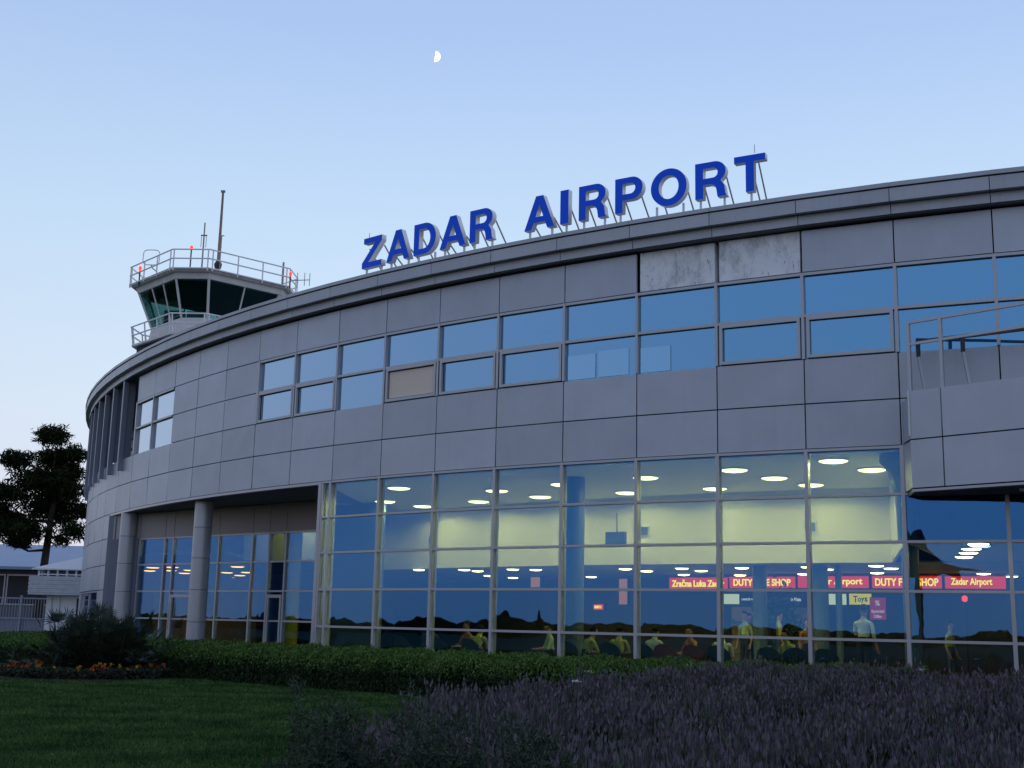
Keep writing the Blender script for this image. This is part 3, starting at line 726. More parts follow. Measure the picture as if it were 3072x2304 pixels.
# ---------------------------------------------------------------- hedge along the facade
def hedge(name, k0, k1, rf, rb, zt0, zt1, per_m2, label):
    root = tag(empty(name, pt(rf(k0), k0)), label, 'hedge')
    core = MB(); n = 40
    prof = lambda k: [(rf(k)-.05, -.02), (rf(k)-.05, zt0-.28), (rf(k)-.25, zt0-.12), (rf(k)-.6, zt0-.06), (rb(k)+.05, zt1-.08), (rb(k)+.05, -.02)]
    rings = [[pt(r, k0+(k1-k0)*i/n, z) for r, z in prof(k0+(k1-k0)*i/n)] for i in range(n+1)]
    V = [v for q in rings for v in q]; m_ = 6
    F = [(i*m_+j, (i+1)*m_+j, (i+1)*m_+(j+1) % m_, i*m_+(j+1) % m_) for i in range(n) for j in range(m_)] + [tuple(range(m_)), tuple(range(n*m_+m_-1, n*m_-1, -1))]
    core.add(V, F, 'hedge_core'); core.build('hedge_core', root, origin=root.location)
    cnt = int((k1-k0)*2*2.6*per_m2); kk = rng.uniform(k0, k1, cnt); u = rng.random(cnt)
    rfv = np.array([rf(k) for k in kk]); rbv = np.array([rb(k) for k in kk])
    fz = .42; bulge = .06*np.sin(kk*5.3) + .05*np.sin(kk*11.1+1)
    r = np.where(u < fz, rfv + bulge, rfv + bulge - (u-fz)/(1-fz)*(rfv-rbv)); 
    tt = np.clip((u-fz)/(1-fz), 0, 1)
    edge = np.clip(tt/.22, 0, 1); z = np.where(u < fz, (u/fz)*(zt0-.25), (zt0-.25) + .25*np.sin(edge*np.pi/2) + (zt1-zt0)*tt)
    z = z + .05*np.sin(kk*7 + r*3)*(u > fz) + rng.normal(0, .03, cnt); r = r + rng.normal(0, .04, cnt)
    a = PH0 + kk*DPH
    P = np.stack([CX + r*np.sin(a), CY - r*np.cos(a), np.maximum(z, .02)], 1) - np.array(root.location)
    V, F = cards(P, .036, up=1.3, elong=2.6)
    npmesh('foliage', V, F, ['hedge_front_shaded', 'hedge_top_lit'], (rng.random(cnt) < np.clip((u - fz + .06)/.12, 0, 1)).astype(int), parent=root)
    return root
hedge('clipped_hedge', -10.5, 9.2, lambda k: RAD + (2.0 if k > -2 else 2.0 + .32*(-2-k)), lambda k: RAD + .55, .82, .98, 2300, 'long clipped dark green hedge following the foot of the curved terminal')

# ---------------------------------------------------------------- lavender
def lavender(name, pts, ztop, dens_mult, label, far=False):
    n = len(pts)
    hh = ztop*rng.uniform(.72, 1.12, n)
    ph = rng.random(n)
    dirs = rng.uniform(0, 2*np.pi, n); ln = .28*rng.random(n)
    lean = np.stack([np.cos(dirs)*ln, np.sin(dirs)*ln, np.zeros(n)], 1)
    base = pts + np.array([0, 0, .18]); tip = pts + np.stack([lean[:, 0]*hh, lean[:, 1]*hh, hh], 1)
    d = tip - base; L = np.linalg.norm(d, axis=1)[:, None]; d = d/L
    dist = np.linalg.norm(pts[:, :2], axis=1); wS = (.004 + .00022*dist)[:, None]; wF = (.010 + .00035*dist)[:, None]
    fl = (.055 + .05*rng.random(n))[:, None]
    sA = np.stack([np.cos(dirs+1.5), np.sin(dirs+1.5), np.zeros(n)], 1); sB = np.cross(d, sA)
    b0 = tip - d*fl
    Vs = []; mi = []
    def quad(a, b, c, e, m): Vs.append(np.stack([a, b, c, e], 1)); mi.append(np.full(n, m))
    quad(base - sA*wS, base + sA*wS, b0 + sA*wS, b0 - sA*wS, 0)
    for s in (sA, sB):
        quad(b0, b0 + d*fl*.35 + s*wF, tip, b0 + d*fl*.35 - s*wF, 1)
    for q in range(3):       # narrow leaves low on the plant
        a = rng.uniform(0, 2*np.pi, n); o = np.stack([np.cos(a), np.sin(a), rng.uniform(.3, 1.6, n)], 1)*(.13*rng.uniform(.6, 1.4, n))[:, None]
        st = base + d*L*rng.uniform(.05, .5, n)[:, None]; sd = np.stack([-np.sin(a), np.cos(a), np.zeros(n)], 1)
        quad(st, st + o*.5 + sd*wS*2.2, st + o, st + o*.5 - sd*wS*2.2, 0)
    V = np.concatenate([v.reshape(-1, 3) for v in Vs]); F = np.arange(len(V)).reshape(-1, 4)
    o = npmesh(name, V, F, ['lav_stem', 'lav_flower'], np.concatenate(mi)); o['kind'] = 'stuff'; o['label'] = label; o['category'] = 'lavender'
    return o
def lav_left(y):   # left border of the bed
    return np.interp(y, [6, 9, 12, 15, 18, 20.5, 23, 25, 27, 29], [-1.7, -1.4, -1.3, -1.1, -1.05, -.4, .9, 2.6, 5.0, 9.0])
def wall_x_ok(x, y, off): return np.hypot(x-CX, y-CY) > RAD + off
M_ = 120000
yy = 8.0 + 19.7*rng.random(M_)**1.25; xx = rng.uniform(-2.4, 15, M_)
bush = .26*np.sin(xx*5.1 + np.sin(yy*3)) + .26*np.sin(yy*4.3 + 2*np.sin(xx*2.2)) + .1*np.sin(xx*1.9 - yy*1.3)
ok = (xx > lav_left(yy) + .25*np.sin(yy*2.6)) & (xx < yy*.52 + 1.0) & wall_x_ok(xx, yy, .55)
ok &= rng.random(M_) < (.62 + 1.3*bush)
xx, yy = xx[ok], yy[ok]
P = np.stack([xx, yy, np.array([gz(a, b) for a, b in zip(xx, yy)])], 1)
hl = (.64 + .13*np.sin(xx*5.1 + np.sin(yy*3))*np.sin(yy*4.3 + 2*np.sin(xx*2.2)) + .06*np.sin(xx*1.9 - yy*1.3))*rng.choice([.85, 1.0, 1.0, 1.12], len(xx))
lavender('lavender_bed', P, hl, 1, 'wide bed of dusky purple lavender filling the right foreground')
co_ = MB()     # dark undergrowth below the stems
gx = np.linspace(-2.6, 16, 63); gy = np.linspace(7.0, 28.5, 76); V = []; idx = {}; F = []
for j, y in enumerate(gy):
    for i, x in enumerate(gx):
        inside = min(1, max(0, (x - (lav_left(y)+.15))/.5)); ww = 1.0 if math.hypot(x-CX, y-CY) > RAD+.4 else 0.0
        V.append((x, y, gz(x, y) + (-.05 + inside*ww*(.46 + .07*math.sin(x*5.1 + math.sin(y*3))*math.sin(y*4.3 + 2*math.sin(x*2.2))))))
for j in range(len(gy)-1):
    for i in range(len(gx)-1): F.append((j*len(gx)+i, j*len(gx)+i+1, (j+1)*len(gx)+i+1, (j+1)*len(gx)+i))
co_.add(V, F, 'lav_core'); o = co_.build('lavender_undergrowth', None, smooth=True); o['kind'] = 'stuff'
n = 9000; kk = rng.uniform(-15, -7.5, n); rr = RAD + rng.uniform(7, 11, n); a = PH0 + kk*DPH
lavender('lavender_border', np.stack([CX + rr*np.sin(a), CY - rr*np.cos(a), np.full(n, .25)], 1), np.full(n, .95), 1, 'distant strip of purple lavender behind the left end of the hedge')

# rosemary-like shrub in the near foreground, left end of the lavender
def shrub(name, c, rad, n, size, matn, label, cat, flat=.7):
    root = tag(empty(name, c), label, cat)
    u = rng.normal(size=(n, 3)); u /= np.linalg.norm(u, axis=1)[:, None]; u[:, 2] = np.abs(u[:, 2])
    rr = (.55 + .45*rng.random(n)**.5)*(1 + .16*np.sin(u[:, 0]*9 + u[:, 1]*7) + .12*np.sin(u[:, 2]*11 + u[:, 0]*5))
    P = u*rr[:, None]*np.array(rad)
    P = P*.92; d = u + np.array([0, 0, .9]); d /= np.linalg.norm(d, axis=1)[:, None]      # sprigs: short upright twigs set with needle leaves
    t_ = np.tile(np.linspace(-.5, 1, 12), n); base = np.repeat(P, 12, 0) + np.repeat(d, 12, 0)*(t_*size)[:, None]
    q_ = rng.normal(size=(n*12, 3))*.8 + np.repeat(d, 12, 0)*.9; q_ /= np.linalg.norm(q_, axis=1)[:, None]
    w_ = np.cross(q_, rng.normal(size=(n*12, 3))); w_ /= np.linalg.norm(w_, axis=1)[:, None]
    ll = (.048*rng.uniform(.6, 1.3, n*12))[:, None]
    V = np.stack([base, base + q_*ll*.5 + w_*.0048, base + q_*ll, base + q_*ll*.5 - w_*.0048], 1).reshape(-1, 3); F = np.arange(len(V)).reshape(-1, 4)
    npmesh('foliage', V, F, [matn], parent=root)
    core = MB(); core.lathe((0, 0, 0), [(rad[0]*.75, 0), (rad[0]*.72, rad[2]*.3), (rad[0]*.45, rad[2]*.62), (.05, rad[2]*.74)], 'lav_core', 16); core.build('stems', root)
    return root
for (x, y, rx, rz, lab) in ((-1.0, 7.7, .52, 1.20, 'dark needle leaved shrub at the bottom edge, left of the lavender'), (-.36, 7.5, .50, 1.22, 'low dark shrub at the bottom edge in front of the lavender'), (.20, 7.3, .42, 1.10, 'smallest low shrub at the bottom edge, buried in the lavender')):
    shrub('rosemary_shrub', (x, y, 0), (rx, rx, rz), 1900, .065, 'rosemary_leaf', lab, 'shrub')
# white flowers
for (x, y, z, lab) in ((.88, 16.0, .97, 'white flower head standing above the lavender near the hedge'), (1.32, 20.0, .96, 'small white flower at the hedge, behind the larger white bloom'), (6.57, 20.0, 1.10, 'lone white flower high in the lavender at the right')):
    f = MB(); f.tube([(0, 0, -.5), (0, .01, 0)], .006, 'lav_stem', 5); 
    for i in range(38):     # loose head of small petals
        c_ = Vector((random.gauss(0, .028), random.gauss(0, .028), .02 + random.gauss(0, .010))); u_ = Vector((random.gauss(0, 1), random.gauss(0, 1), random.gauss(0, .6))).normalized(); w_ = u_.cross(Vector((random.random(), random.random(), 1))).normalized()
        f.add([c_ - u_*.014, c_ + w_*.008, c_ + u_*.014, c_ - w_*.008], [(0, 1, 2, 3)], 'petal_white')
    o = f.build('white_flower'); o.location = (x, y, z); tag(o, lab, 'flower')

# ---------------------------------------------------------------- dwarf palm and flower bed
pm = tag(empty('dwarf_palm', (-11.55, 35.6, 0)), 'bushy grey green dwarf palm rising out of the round flower bed', 'palm')
V = []; F = []
for i in range(360):
    az = rng.uniform(0, 2*np.pi); el = rng.uniform(.05, 1.45); Lp = rng.uniform(.8, 1.62)*(1.0 if el < 1 else 1.05)
    bx, by = rng.normal(0, .5), rng.normal(0, .3)
    d = Vector((math.cos(az)*math.cos(el), math.sin(az)*math.cos(el), math.sin(el)))
    st = Vector((bx, by, .1)); hub = st + d*Lp + Vector((0, 0, -.12*Lp*math.cos(el)))
    side = d.cross(Vector((0, 0, 1))).normalized(); upv = side.cross(d).normalized(); tilt = rng.uniform(-.5, .5)
    o = len(V); V += [st - side*.012, st + side*.012, hub + side*.01, hub - side*.01]; F.append((o, o+1, o+2, o+3))
    for q in range(13):
        t = R_(-80 + 160*q/12); dd = (d*math.cos(t) + (side*math.cos(tilt) + upv*math.sin(tilt))*math.sin(t)).normalized()
        l = rng.uniform(.36, .55)*(1 - .25*abs(t)/1.4); w = dd.cross(upv).normalized()*.018; dr = Vector((0, 0, -.10*rng.random()))
        o = len(V); V += [hub, hub + dd*l*.5 + w, hub + dd*l + dr, hub + dd*l*.5 - w]; F.append((o, o+1, o+2, o+3))
npmesh('fronds', np.array([tuple(v) for v in V]), np.array(F), ['palm_leaf'], parent=pm)
q = MB(); q.tube([(0, 0, 0), (.03, 0, .3), (0, .02, .55)], [.22, .2, .12], 'bark', 10); q.build('trunk', pm)
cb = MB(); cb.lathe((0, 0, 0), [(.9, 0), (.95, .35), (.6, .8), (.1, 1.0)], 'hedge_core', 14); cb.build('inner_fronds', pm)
bed = MB(); bed.lathe((-11.6, 35.1, 0), [(2.35, -.05), (2.3, .05), (.5, .12)], 'soil', 40); o = bed.build('flower_bed_soil'); o['kind'] = 'structure'
n = 7000; a = rng.uniform(np.pi*.95, np.pi*2.1, n); r = rng.uniform(1.25, 2.3, n)
P = np.stack([-11.6 + r*np.cos(a), 35.1 + r*np.sin(a), rng.uniform(.05, .30, n)], 1)
Vl, Fl = cards(P, .07, up=.6)
nf = 40; a = rng.uniform(np.pi*1.0, np.pi*2.05, nf); r = rng.uniform(1.3, 2.25, nf); c = np.stack([-11.6 + r*np.cos(a), 35.1 + r*np.sin(a), rng.uniform(.27, .42, nf)], 1)
Pf = np.repeat(c, 14, 0) + rng.normal(0, .022, (nf*14, 3)); Vf, Ff = cards(Pf, .055, elong=1.2)
yel = np.repeat((rng.random(nf) < .35).astype(int) + 1, 14)
o = npmesh('marigold_bed', np.concatenate([Vl, Vf]), np.concatenate([Fl, Ff + len(Vl)]), ['flower_leaf', 'flower_orange', 'flower_yellow'], np.concatenate([np.zeros(len(Fl), int), yel]))
tag(o, 'ring of low orange and yellow marigolds in front of the palm', 'flowers', kind='stuff')

# ---------------------------------------------------------------- pine tree at the left
PC = Vector((-28.2, 76, 0))
pt_ = tag(empty('pine_tree', PC), 'tall dark umbrella pine with leaning trunk left of the terminal', 'tree')
clumps = [(-27.95,12.40,1.14),(-27.00,11.41,1.00),(-28.57,11.37,1.28),(-29.81,10.91,1.00),(-28.71,9.79,1.71),(-30.19,8.89,1.14),(-27.09,9.25,1.14),(-31.07,9.16,.71),(-28.71,8.36,1.71),(-30.58,7.18,1.28),(-29.11,6.65,1.42),(-26.42,8.13,.85),(-30.19,6.06,.71),(-31.6,7.9,1.2),(-32,6.7,1.1),(-27.6,10.4,1.2)]
sparse = [(-27.5,7.53,1.0),(-26.85,6.7,1.0),(-26.2,6.9,.8),(-27.3,6.2,.8)]
def tuft_cloud(c, r, n, yr):
    u = rng.normal(size=(n, 3)); u /= np.linalg.norm(u, axis=1)[:, None]; rr = r*(rng.random(n)**.62)*(1 + .25*np.sin(u[:, 0]*7 + c[0]*3) + .2*np.sin(u[:, 2]*9 + c[1]))
    return np.array([c[0], c[2], c[1]]) + u*rr[:, None]*np.array([1.0, 1.1, .56])
Ps = []
for (x, z, r) in clumps:
    for q in range(1):
        yo = 76 + rng.uniform(-1.6, 1.6); Ps.append(tuft_cloud((x + rng.normal(0, .15), z, yo), r, int(1250*r*r), 0))
for (x, z, r) in sparse: Ps.append(tuft_cloud((x, z, 76 + rng.uniform(-1, 1)), r, int(420*r*r), 0))
Pp = np.concatenate(Ps) - np.array(PC)
V, F = cards(Pp, .085, elong=5.0, up=.3); npmesh('crown', V, F, ['pine_leaf'], parent=pt_)
q = MB(); L_ = lambda x, z, y=76: (x-PC.x, y-PC.y, z)
q.tube([L_(-28.35, 0), L_(-28.3, 3), L_(-28.13, 6.2), L_(-28.0, 8.5), L_(-28.2, 11.5)], [.30, .26, .21, .15, .05], 'bark', 10)
tr_ = q.build('trunk', pt_, smooth=True)
for (a, b, c, r) in (((-28.2, 5.6), (-29.2, 5.5), (-30.9, 6.3), .09), ((-28.1, 6.3), (-27.2, 6.6), (-26.2, 6.4), .08), ((-28.1, 7.0), (-27.1, 7.8), (-26.2, 8.1), .08), ((-28.1, 7.3), (-29.5, 7.4), (-31.2, 8.6), .10), ((-28.0, 8.4), (-27.3, 8.9), (-26.9, 9.8), .08), ((-28.0, 8.2), (-29.0, 9.0), (-30.0, 10.6), .08), ((-28.1, 6.6), (-27.4, 6.1), (-26.8, 6.0), .05)):
    q = MB(); q.tube([L_(*a), L_(*b, 76 + rng.uniform(-.6, .6)), L_(*c, 76 + rng.uniform(-1, 1))], [r, r*.7, r*.25], 'bark', 7); q.build('branch', pt_)

# ---------------------------------------------------------------- kiosk, fence, low hall behind
K = tag(empty('kiosk', (-22.6, 64, 0)), 'white kiosk with corrugated fascia and low pyramid roof at the left end of the terminal', 'kiosk')
q = MB(); q.box((.45, .4, 1.35), (2.2, 2.0, 2.7), 'kiosk_white'); q.box((-.35, -.64, 1.35), (.03, .05, 2.6), 'kiosk_fascia'); q.box((.05, -.64, 1.35), (.03, .05, 2.6), 'kiosk_fascia'); q.box((1.2, -.63, 1.35), (.6, .06, 2.4), 'tower_dark'); q.build('wall', K)
q = MB()
for i in range(9): q.box((.35, .35, 2.75 + i*.103), (3.5 + (.03 if i % 2 else 0), 3.1 + (.03 if i % 2 else 0), .098), 'kiosk_fascia')
q.build('fascia', K)
q = MB(); q.box((.35, .35, 3.72), (2.9, 2.5, .06), 'kiosk_white'); q.box((.35, .35, 3.80), (2.4, 2.0, .3), 'shed_wall')
for i in range(7): q.box((-1.05 + i*.47, -.85, 3.82), (.09, .09, .36), 'kiosk_white')
for i in range(6): q.box((-1.05, -.40 + i*.4, 3.82), (.09, .09, .36), 'kiosk_white')
q.build('clerestory', K)
q = MB(); A = [Vector((-1.35, -1.1, 4.0)), Vector((2.05, -1.1, 4.0)), Vector((2.05, 1.8, 4.0)), Vector((-1.35, 1.8, 4.0))]; ap = Vector((.9, .35, 4.75))
q.add([tuple(v) for v in A] + [tuple(v - Vector((0, 0, .06))) for v in A] + [tuple(ap)], [(0,1,8), (1,2,8), (2,3,8), (3,0,8), (7,6,5,4), (0,4,5,1), (1,5,6,2), (2,6,7,3), (3,7,4,0)], 'kiosk_white'); q.build('roof', K)
Fz = tag(empty('boundary_fence', (-28, 66.5, 0)), 'pale grey upright bar fence left of the white kiosk', 'fence')
q = MB()
for z in (.5, 1.5, 2.55): q.box((0, 0, z), (9, .05, .07), 'fence_mat')
for i in range(60): q.box((-4.45 + i*.15, 0, 1.35), (.025, .03, 2.3), 'fence_mat')
q.box((0, .1, .9), (9, .02, 1.2), 'fence_mat')
q.build('bars', Fz)
for i in range(6):
    q = MB(); q.box((-4.3 + i*1.65, -.04, 1.35), (.10, .10, 2.7), 'fence_mat'); q.build('post', Fz)
H = tag(empty('low_hall', (-45, 92, 0)), 'long low hall with pale blue sloping roof behind the pine', 'building')
q = MB(); q.box((8, 0, 2.4), (60, 10, 4.8), 'shed_wall'); q.build('wall', H)
q = MB(); q.add([(-24, -6.2, 4.75), (40, -6.2, 4.75), (40, 3, 6.7), (-24, 3, 6.7), (-24, -6.2, 4.95), (40, -6.2, 4.95), (40, 3, 6.95), (-24, 3, 6.95)], [(3,2,1,0), (4,5,6,7), (0,1,5,4), (1,2,6,5), (2,3,7,6), (3,0,4,7)], 'pale_roof'); q.build('roof', H)
for i in range(9):
    w_ = MB(); w_.box((-3 + i*2.4, -5.04, 3.4), (2.3, .10, 2.1), 'frame'); f_ = w_.build('window', H); g_ = MB(); g_.box((-3 + i*2.4, -5.10, 3.4), (2.1, .04, 1.9), 'tower_dark'); g_.build('pane', f_)

# ---------------------------------------------------------------- far wood seen in the glass, added shape for a dark reflection, moon
V = []; F = []; mb = MB()
for i in range(1100):
    az = R_(60 + 155*i/1100); D = random.uniform(200, 270); x, y = -D*math.sin(az), D*math.cos(az)
    h = random.uniform(1.7, 2.5) + .5*max(0, math.sin(i*.027)) + .4*math.sin(i*.11); w = random.uniform(1.0, 2.4)
    if random.random() < .03: h *= 1.4; w *= .4
    prof = [(w*1.6, 0), (w*1.6, h*.45), (w*1.25, h*.72), (w*.7, h*.92), (w*.1, h)]
    mb.lathe((x, y, 0), [(r*random.uniform(.8, 1.2), z) for r, z in prof], 'far_leaf', 7)
for (az, h, w) in [(random.choice((101.5, 106.5, 107.5)) + random.gauss(0, .7), random.uniform(2.8, 4.8), random.uniform(.7, 1.5)) for _ in range(26)]:
    x, y = -230*math.sin(R_(az)), 230*math.cos(R_(az)); mb.lathe((x, y, 0), [(w*.9, 0), (w*1.1, h*.4), (w*.9, h*.7), (w*.5, h*.9), (w*.08, h)], 'far_leaf', 7)
o = mb.build('far_wood'); o['kind'] = 'stuff'; o['label'] = 'dark far wood across the field, mirrored in the hall glass'; o['category'] = 'wood'
sp_ = [(-6.19, 6.2), (-6.05, 5.61), (-5.99, 5.91), (-5.82, 5.9), (-5.72, 5.33), (-5.51, 4.97), (-5.18, 4.65), (-4.13, 4.34), (-4.9, 4.32), (-4.77, 3.94), (-5.24, 4.17), (-5.54, 3.95), (-6.21, 4.03)]  # unseen made-up shape, outlined to give the dark reflection in the glass
sl = lambda x: 1.94 - 1.16*(x + 6.19)
cs = tag(empty('reflection_shape', (-5.6, 1.25, 0)), 'dark swept metal shape on a post, added beside the lawn for its reflection in the glass', 'reflection shape')
q = MB(); q.poly([(x + 5.6, sl(x) - 1.25, z) for x, z in sp_], [(x + 5.6 - .2, sl(x) - 1.25 - .17, z) for x, z in sp_], 'dark_metal'); q.build('blade', cs)
q = MB(); q.tube([(-.35, .3, 0), (-.35, .3, 4.2)], .12, 'dark_metal', 10); q.build('post', cs)
mo = MB(); n = 40; Vm = []; Fm = []
for i in range(n+1):
    th = math.pi*i/n
    for j in range(13):
        lo_ = R_(6 + 84*j/12); Vm.append((math.sin(th)*math.sin(lo_), -math.sin(th)*math.cos(lo_), math.cos(th)))
for i in range(n):
    for j in range(12): Fm.append((i*13+j, i*13+j+1, (i+1)*13+j+1, (i+1)*13+j))
mo.add(Vm, Fm, 'moonlight'); o = mo.build('moon', None, smooth=True)
d = Vector((-.0659, .8978, .4353)).normalized(); o.location = Vector((0, 0, EYE)) + d*6000; o.scale = (26.5,)*3
o.rotation_euler = (R_(0), R_(7), 0); tag(o, 'small white half moon high in the clear evening sky', 'moon')

# ================================================================== HALL FITTINGS
def ceiling_lights(pts, z, rad, matn, name, label, group, watt=0, lcol=(1, .9, .5)):
    proto = None
    for x, y in pts:
        if z > 5:
            r_ = math.hypot(x-CX, y-CY); a_ = math.atan2(x-CX, -(y-CY)); r2_ = min(max(r_, RAD-5.5), RAD-.55) if y < 40 else r_
            x, y = CX + r2_*math.sin(a_), CY - r2_*math.cos(a_)
        if proto is None:
            proto = empty(name, (x, y, z)); tag(proto, label, 'light', group)
            q = MB(); q.lathe((0, 0, 0), [(rad*1.12, -.015), (rad*1.12, .02)], 'white_paint', 28); q.build('rim', proto)
            q = MB(); q.lathe((0, 0, 0), [(rad*.2, -.05), (rad*.8, -.04), (rad, -.017)], matn, 28); q.build('diffuser', proto)
            if watt:
                ld = bpy.data.lights.new('bulb', 'SPOT'); ld.energy = watt; ld.spot_size = R_(172); ld.spot_blend = .3; ld.shadow_soft_size = .06; ld.color = lcol
                lo_ = bpy.data.objects.new('bulb', ld); COL.objects.link(lo_); lo_.parent = proto; lo_.location = (0, 0, -.06)
            c = proto
        else: c = copy_tree(proto); c.location = (x, y, z)
sc = 1.038
hall = [(-3.03,33.7),(-2.7,38.83),(-.91,36.93),(-.35,33.82),(-3.78,37.58),(.88,35.16),(1.37,31.94),(3.32,30.08),(3.97,34.66),(5.15,28.25),(5.78,32.79),(6.36,29.57),(7.62,30.95),(6.94,26.34),(8.15,27.65),(-8.4,44.0),(-7.0,42.7)]  # last two: unseen lamps added to light the wall behind the loggia glass
ceiling_lights([(x*sc, y*sc) for x, y in hall], 5.44, .32, 'light_disc', 'ceiling_light', 'large round lit lamp in the hall ceiling above the glass front', 'round ceiling lights of the hall', 120, (1, .93, .46))
shop = [(-3.01,42.32),(-1.45,41.54),(-1.02,42.27),(-.69,46.07),(.16,40.5),(.2,47.37),(.9,40.36),(1.87,39.43),(2.1,43.83),(3.01,45.0),(3.62,38.45),(4.4,39.56),(5.21,37.34),(5.97,38.51),(5.85,41.49),(6.8,36.23),(7.62,40.94),(8.41,34.91),(9.3,39.19),(9.19,35.94),(9.9,33.5),(11.06,37.35),(10.66,34.67),(13.91,36.44),(15.2,37.66),(9.39,24.8),(9.77,26.21),(10.17,27.46),(10.6,28.91)]
ceiling_lights(shop, 3.485, .20, 'light_small', 'downlight', 'small round downlight in the low shop ceiling', 'downlights above the shops')
lounge = [(-17.96,63.22),(-19.37,67.63),(-16.73,62.24),(-17.98,66.63),(-16.69,65.56),(-18.1,70.01),(-15.21,67.72),(-16.73,75.62),(-15.31,71.45),(-13.93,66.75)]
ceiling_lights([(x*.765, y*.765) for x, y in lounge] + [(-9.94, 45.9)], 3.60, .25, 'light_warm', 'lounge_light', 'warm orange round lamp behind the loggia glass', 'warm lamps behind the loggia glass')

def text_mesh(txt, h, wid, bold=.024):
    cu = bpy.data.curves.new('t', 'FONT'); cu.body = txt; cu.size = 1; cu.offset = bold; cu.extrude = .01; cu.align_x = 'CENTER'; cu.align_y = 'CENTER'
    ob = bpy.data.objects.new('t', cu); COL.objects.link(ob); dg = bpy.context.evaluated_depsgraph_get()
    me = bpy.data.meshes.new_from_object(ob.evaluated_get(dg)); bpy.data.objects.remove(ob); bpy.data.curves.remove(cu)
    vs = np.empty(len(me.vertices)*3); me.vertices.foreach_get('co', vs); vs = vs.reshape(-1, 3)
    c = (vs.max(0) + vs.min(0))/2; s = vs.max(0) - vs.min(0)
    vs = (vs - c)*np.array([wid/s[0], h/s[1], 1]); me.vertices.foreach_set('co', vs.ravel()); me.transform(Matrix.Rotation(math.pi/2, 4, 'X')); me.update()
    return me
def lit_sign(name, k0, k1, r, z0, z1, face, txts, label, cat='sign', group=None, depth=.16):
    w = (k1-k0)*DPH*r; km = (k0+k1)/2
    o = tag(empty(name, pt(r, km, (z0+z1)/2), ang(km)), label, cat, group)
    q = MB(); q.box((0, .09, 0), (w, depth, z1-z0), 'dark_metal'); q.build('casing', o)
    q = MB(); q.box((0, .0, 0), (w-.03, .02, z1-z0-.03), face); q.build('face', o)
    for txt, x, z, h, wd, m in txts:
        me = text_mesh(txt, h, wd); me.materials.clear(); me.materials.append(MATS[m]); t = bpy.data.objects.new('lettering', me); COL.objects.link(t); t.parent = o; t.location = (x, -.025, z); me.name = 'lettering'
    return o
zt = 3.41; zb = 3.02; Y = 'sign_yellow'
lit_sign('shop_sign', 2.66, 4.10, 41, 3.0, 3.39, 'sign_red', [('Zra\u010dna Luka Zadar', 0, 0, .24, 1.96, Y)], 'red lit sign reading Zra\u010dna Luka Zadar, leftmost above the shops', group='red shop signs')
lit_sign('shop_sign', 4.13, 5.61, 41, zb, zt, 'sign_red', [('DUTY FREE SHOP', 0, 0, .22, 1.95, Y)], 'red lit DUTY FREE SHOP sign crossed by a hall column', group='red shop signs')
lit_sign('shop_sign', 5.65, 7.12, 41, 3.03, 3.42, 'sign_red', [('Zadar Airport', .1, 0, .26, 1.65, Y)], 'red lit Zadar Airport sign between the two DUTY FREE SHOP signs', group='red shop signs')
lit_sign('shop_sign', 7.17, 8.52, 41, 3.03, 3.43, 'sign_red', [('DUTY FREE SHOP', 0, 0, .23, 1.85, Y)], 'red lit DUTY FREE SHOP sign right of the Toys sign', group='red shop signs')
lit_sign('shop_sign', 8.56, 9.68, 41, 3.03, 3.42, 'sign_red', [('Zadar Airport', -.1, 0, .26, 1.15, Y)], 'red lit Zadar Airport sign farthest right, under the balcony', group='red shop signs')
lit_sign('brand_sign', 3.99, 4.36, 41, 2.51, 2.86, 'sign_white', [], 'blank white lit box under the first DUTY FREE SHOP sign', group='small signs under the red signs')
lit_sign('brand_sign', 4.38, 4.70, 41, 2.53, 2.84, 't_dark', [('LANC\u00d4ME', 0, 0, .08, .38, 'sign_text_white')], 'small black sign with tiny white capitals beside the white lit box', group='small signs under the red signs')
lit_sign('brand_sign', 4.80, 5.29, 41, 2.52, 2.85, 't_dark', [('CHANEL', 0, 0, .13, .56, 'sign_text_white')], 'black sign ending in ANEL beside the hall column', group='small signs under the red signs')
lit_sign('brand_sign', 5.31, 5.78, 41, 2.52, 2.85, 't_dark', [('Calvin Klein', 0, 0, .11, .52, 'sign_text_white')], 'black sign with thin Calvin Klein lettering', group='small signs under the red signs')
lit_sign('brand_sign', 6.27, 6.66, 41, 2.52, 2.88, 'sign_white', [], 'blank white lit box left of the yellow Toys sign', group='small signs under the red signs')
o = lit_sign('brand_sign', 6.70, 7.16, 41, 2.53, 2.89, 'box_yellow', [('T', -.14, 0, .2, .13, 't_red'), ('o', -.02, -.02, .12, .1, 't_green'), ('y', .08, -.03, .16, .1, 't_green'), ('s', .18, -.01, .13, .09, 't_blue')], 'yellow lit Toys sign with coloured letters', group='small signs under the red signs')
lit_sign('poster', 7.68, 7.95, 45, 2.04, 2.66, 'poster_magenta', [('%', 0, .15, .14, .13, 'poster_text'), ('Special', 0, -.08, .10, .34, 'poster_text'), ('Offer', 0, -.21, .08, .22, 'poster_text')], 'magenta poster with percent sign hung below the Toys sign', 'poster', depth=.03)
lit_sign('light_panel', -1.49, -1.16, 41, 3.08, 3.48, 'ad_warm', [], 'reddish lit upright panel in the middle of the hall depth', 'panel')
lit_sign('light_panel', 1.30, 1.54, 41, 2.47, 3.37, 'ad_warm', [], 'tall reddish lit panel left of the red signs', 'panel')
lit_sign('kiosk_sign', .56, .86, 41, 2.28, 2.5, 'sign_red', [('INFO', 0, 0, .1, .3, Y)], 'small red and yellow lit sign low in the dark hall', 'sign')
sh = tag(empty('shop_counter', pt(40.2, 4.9, FLOOR), ang(4.9)), 'tan shop front with shelves under the small signs', 'counter')
mat('tan', (.50, .36, .16), rough=.7)
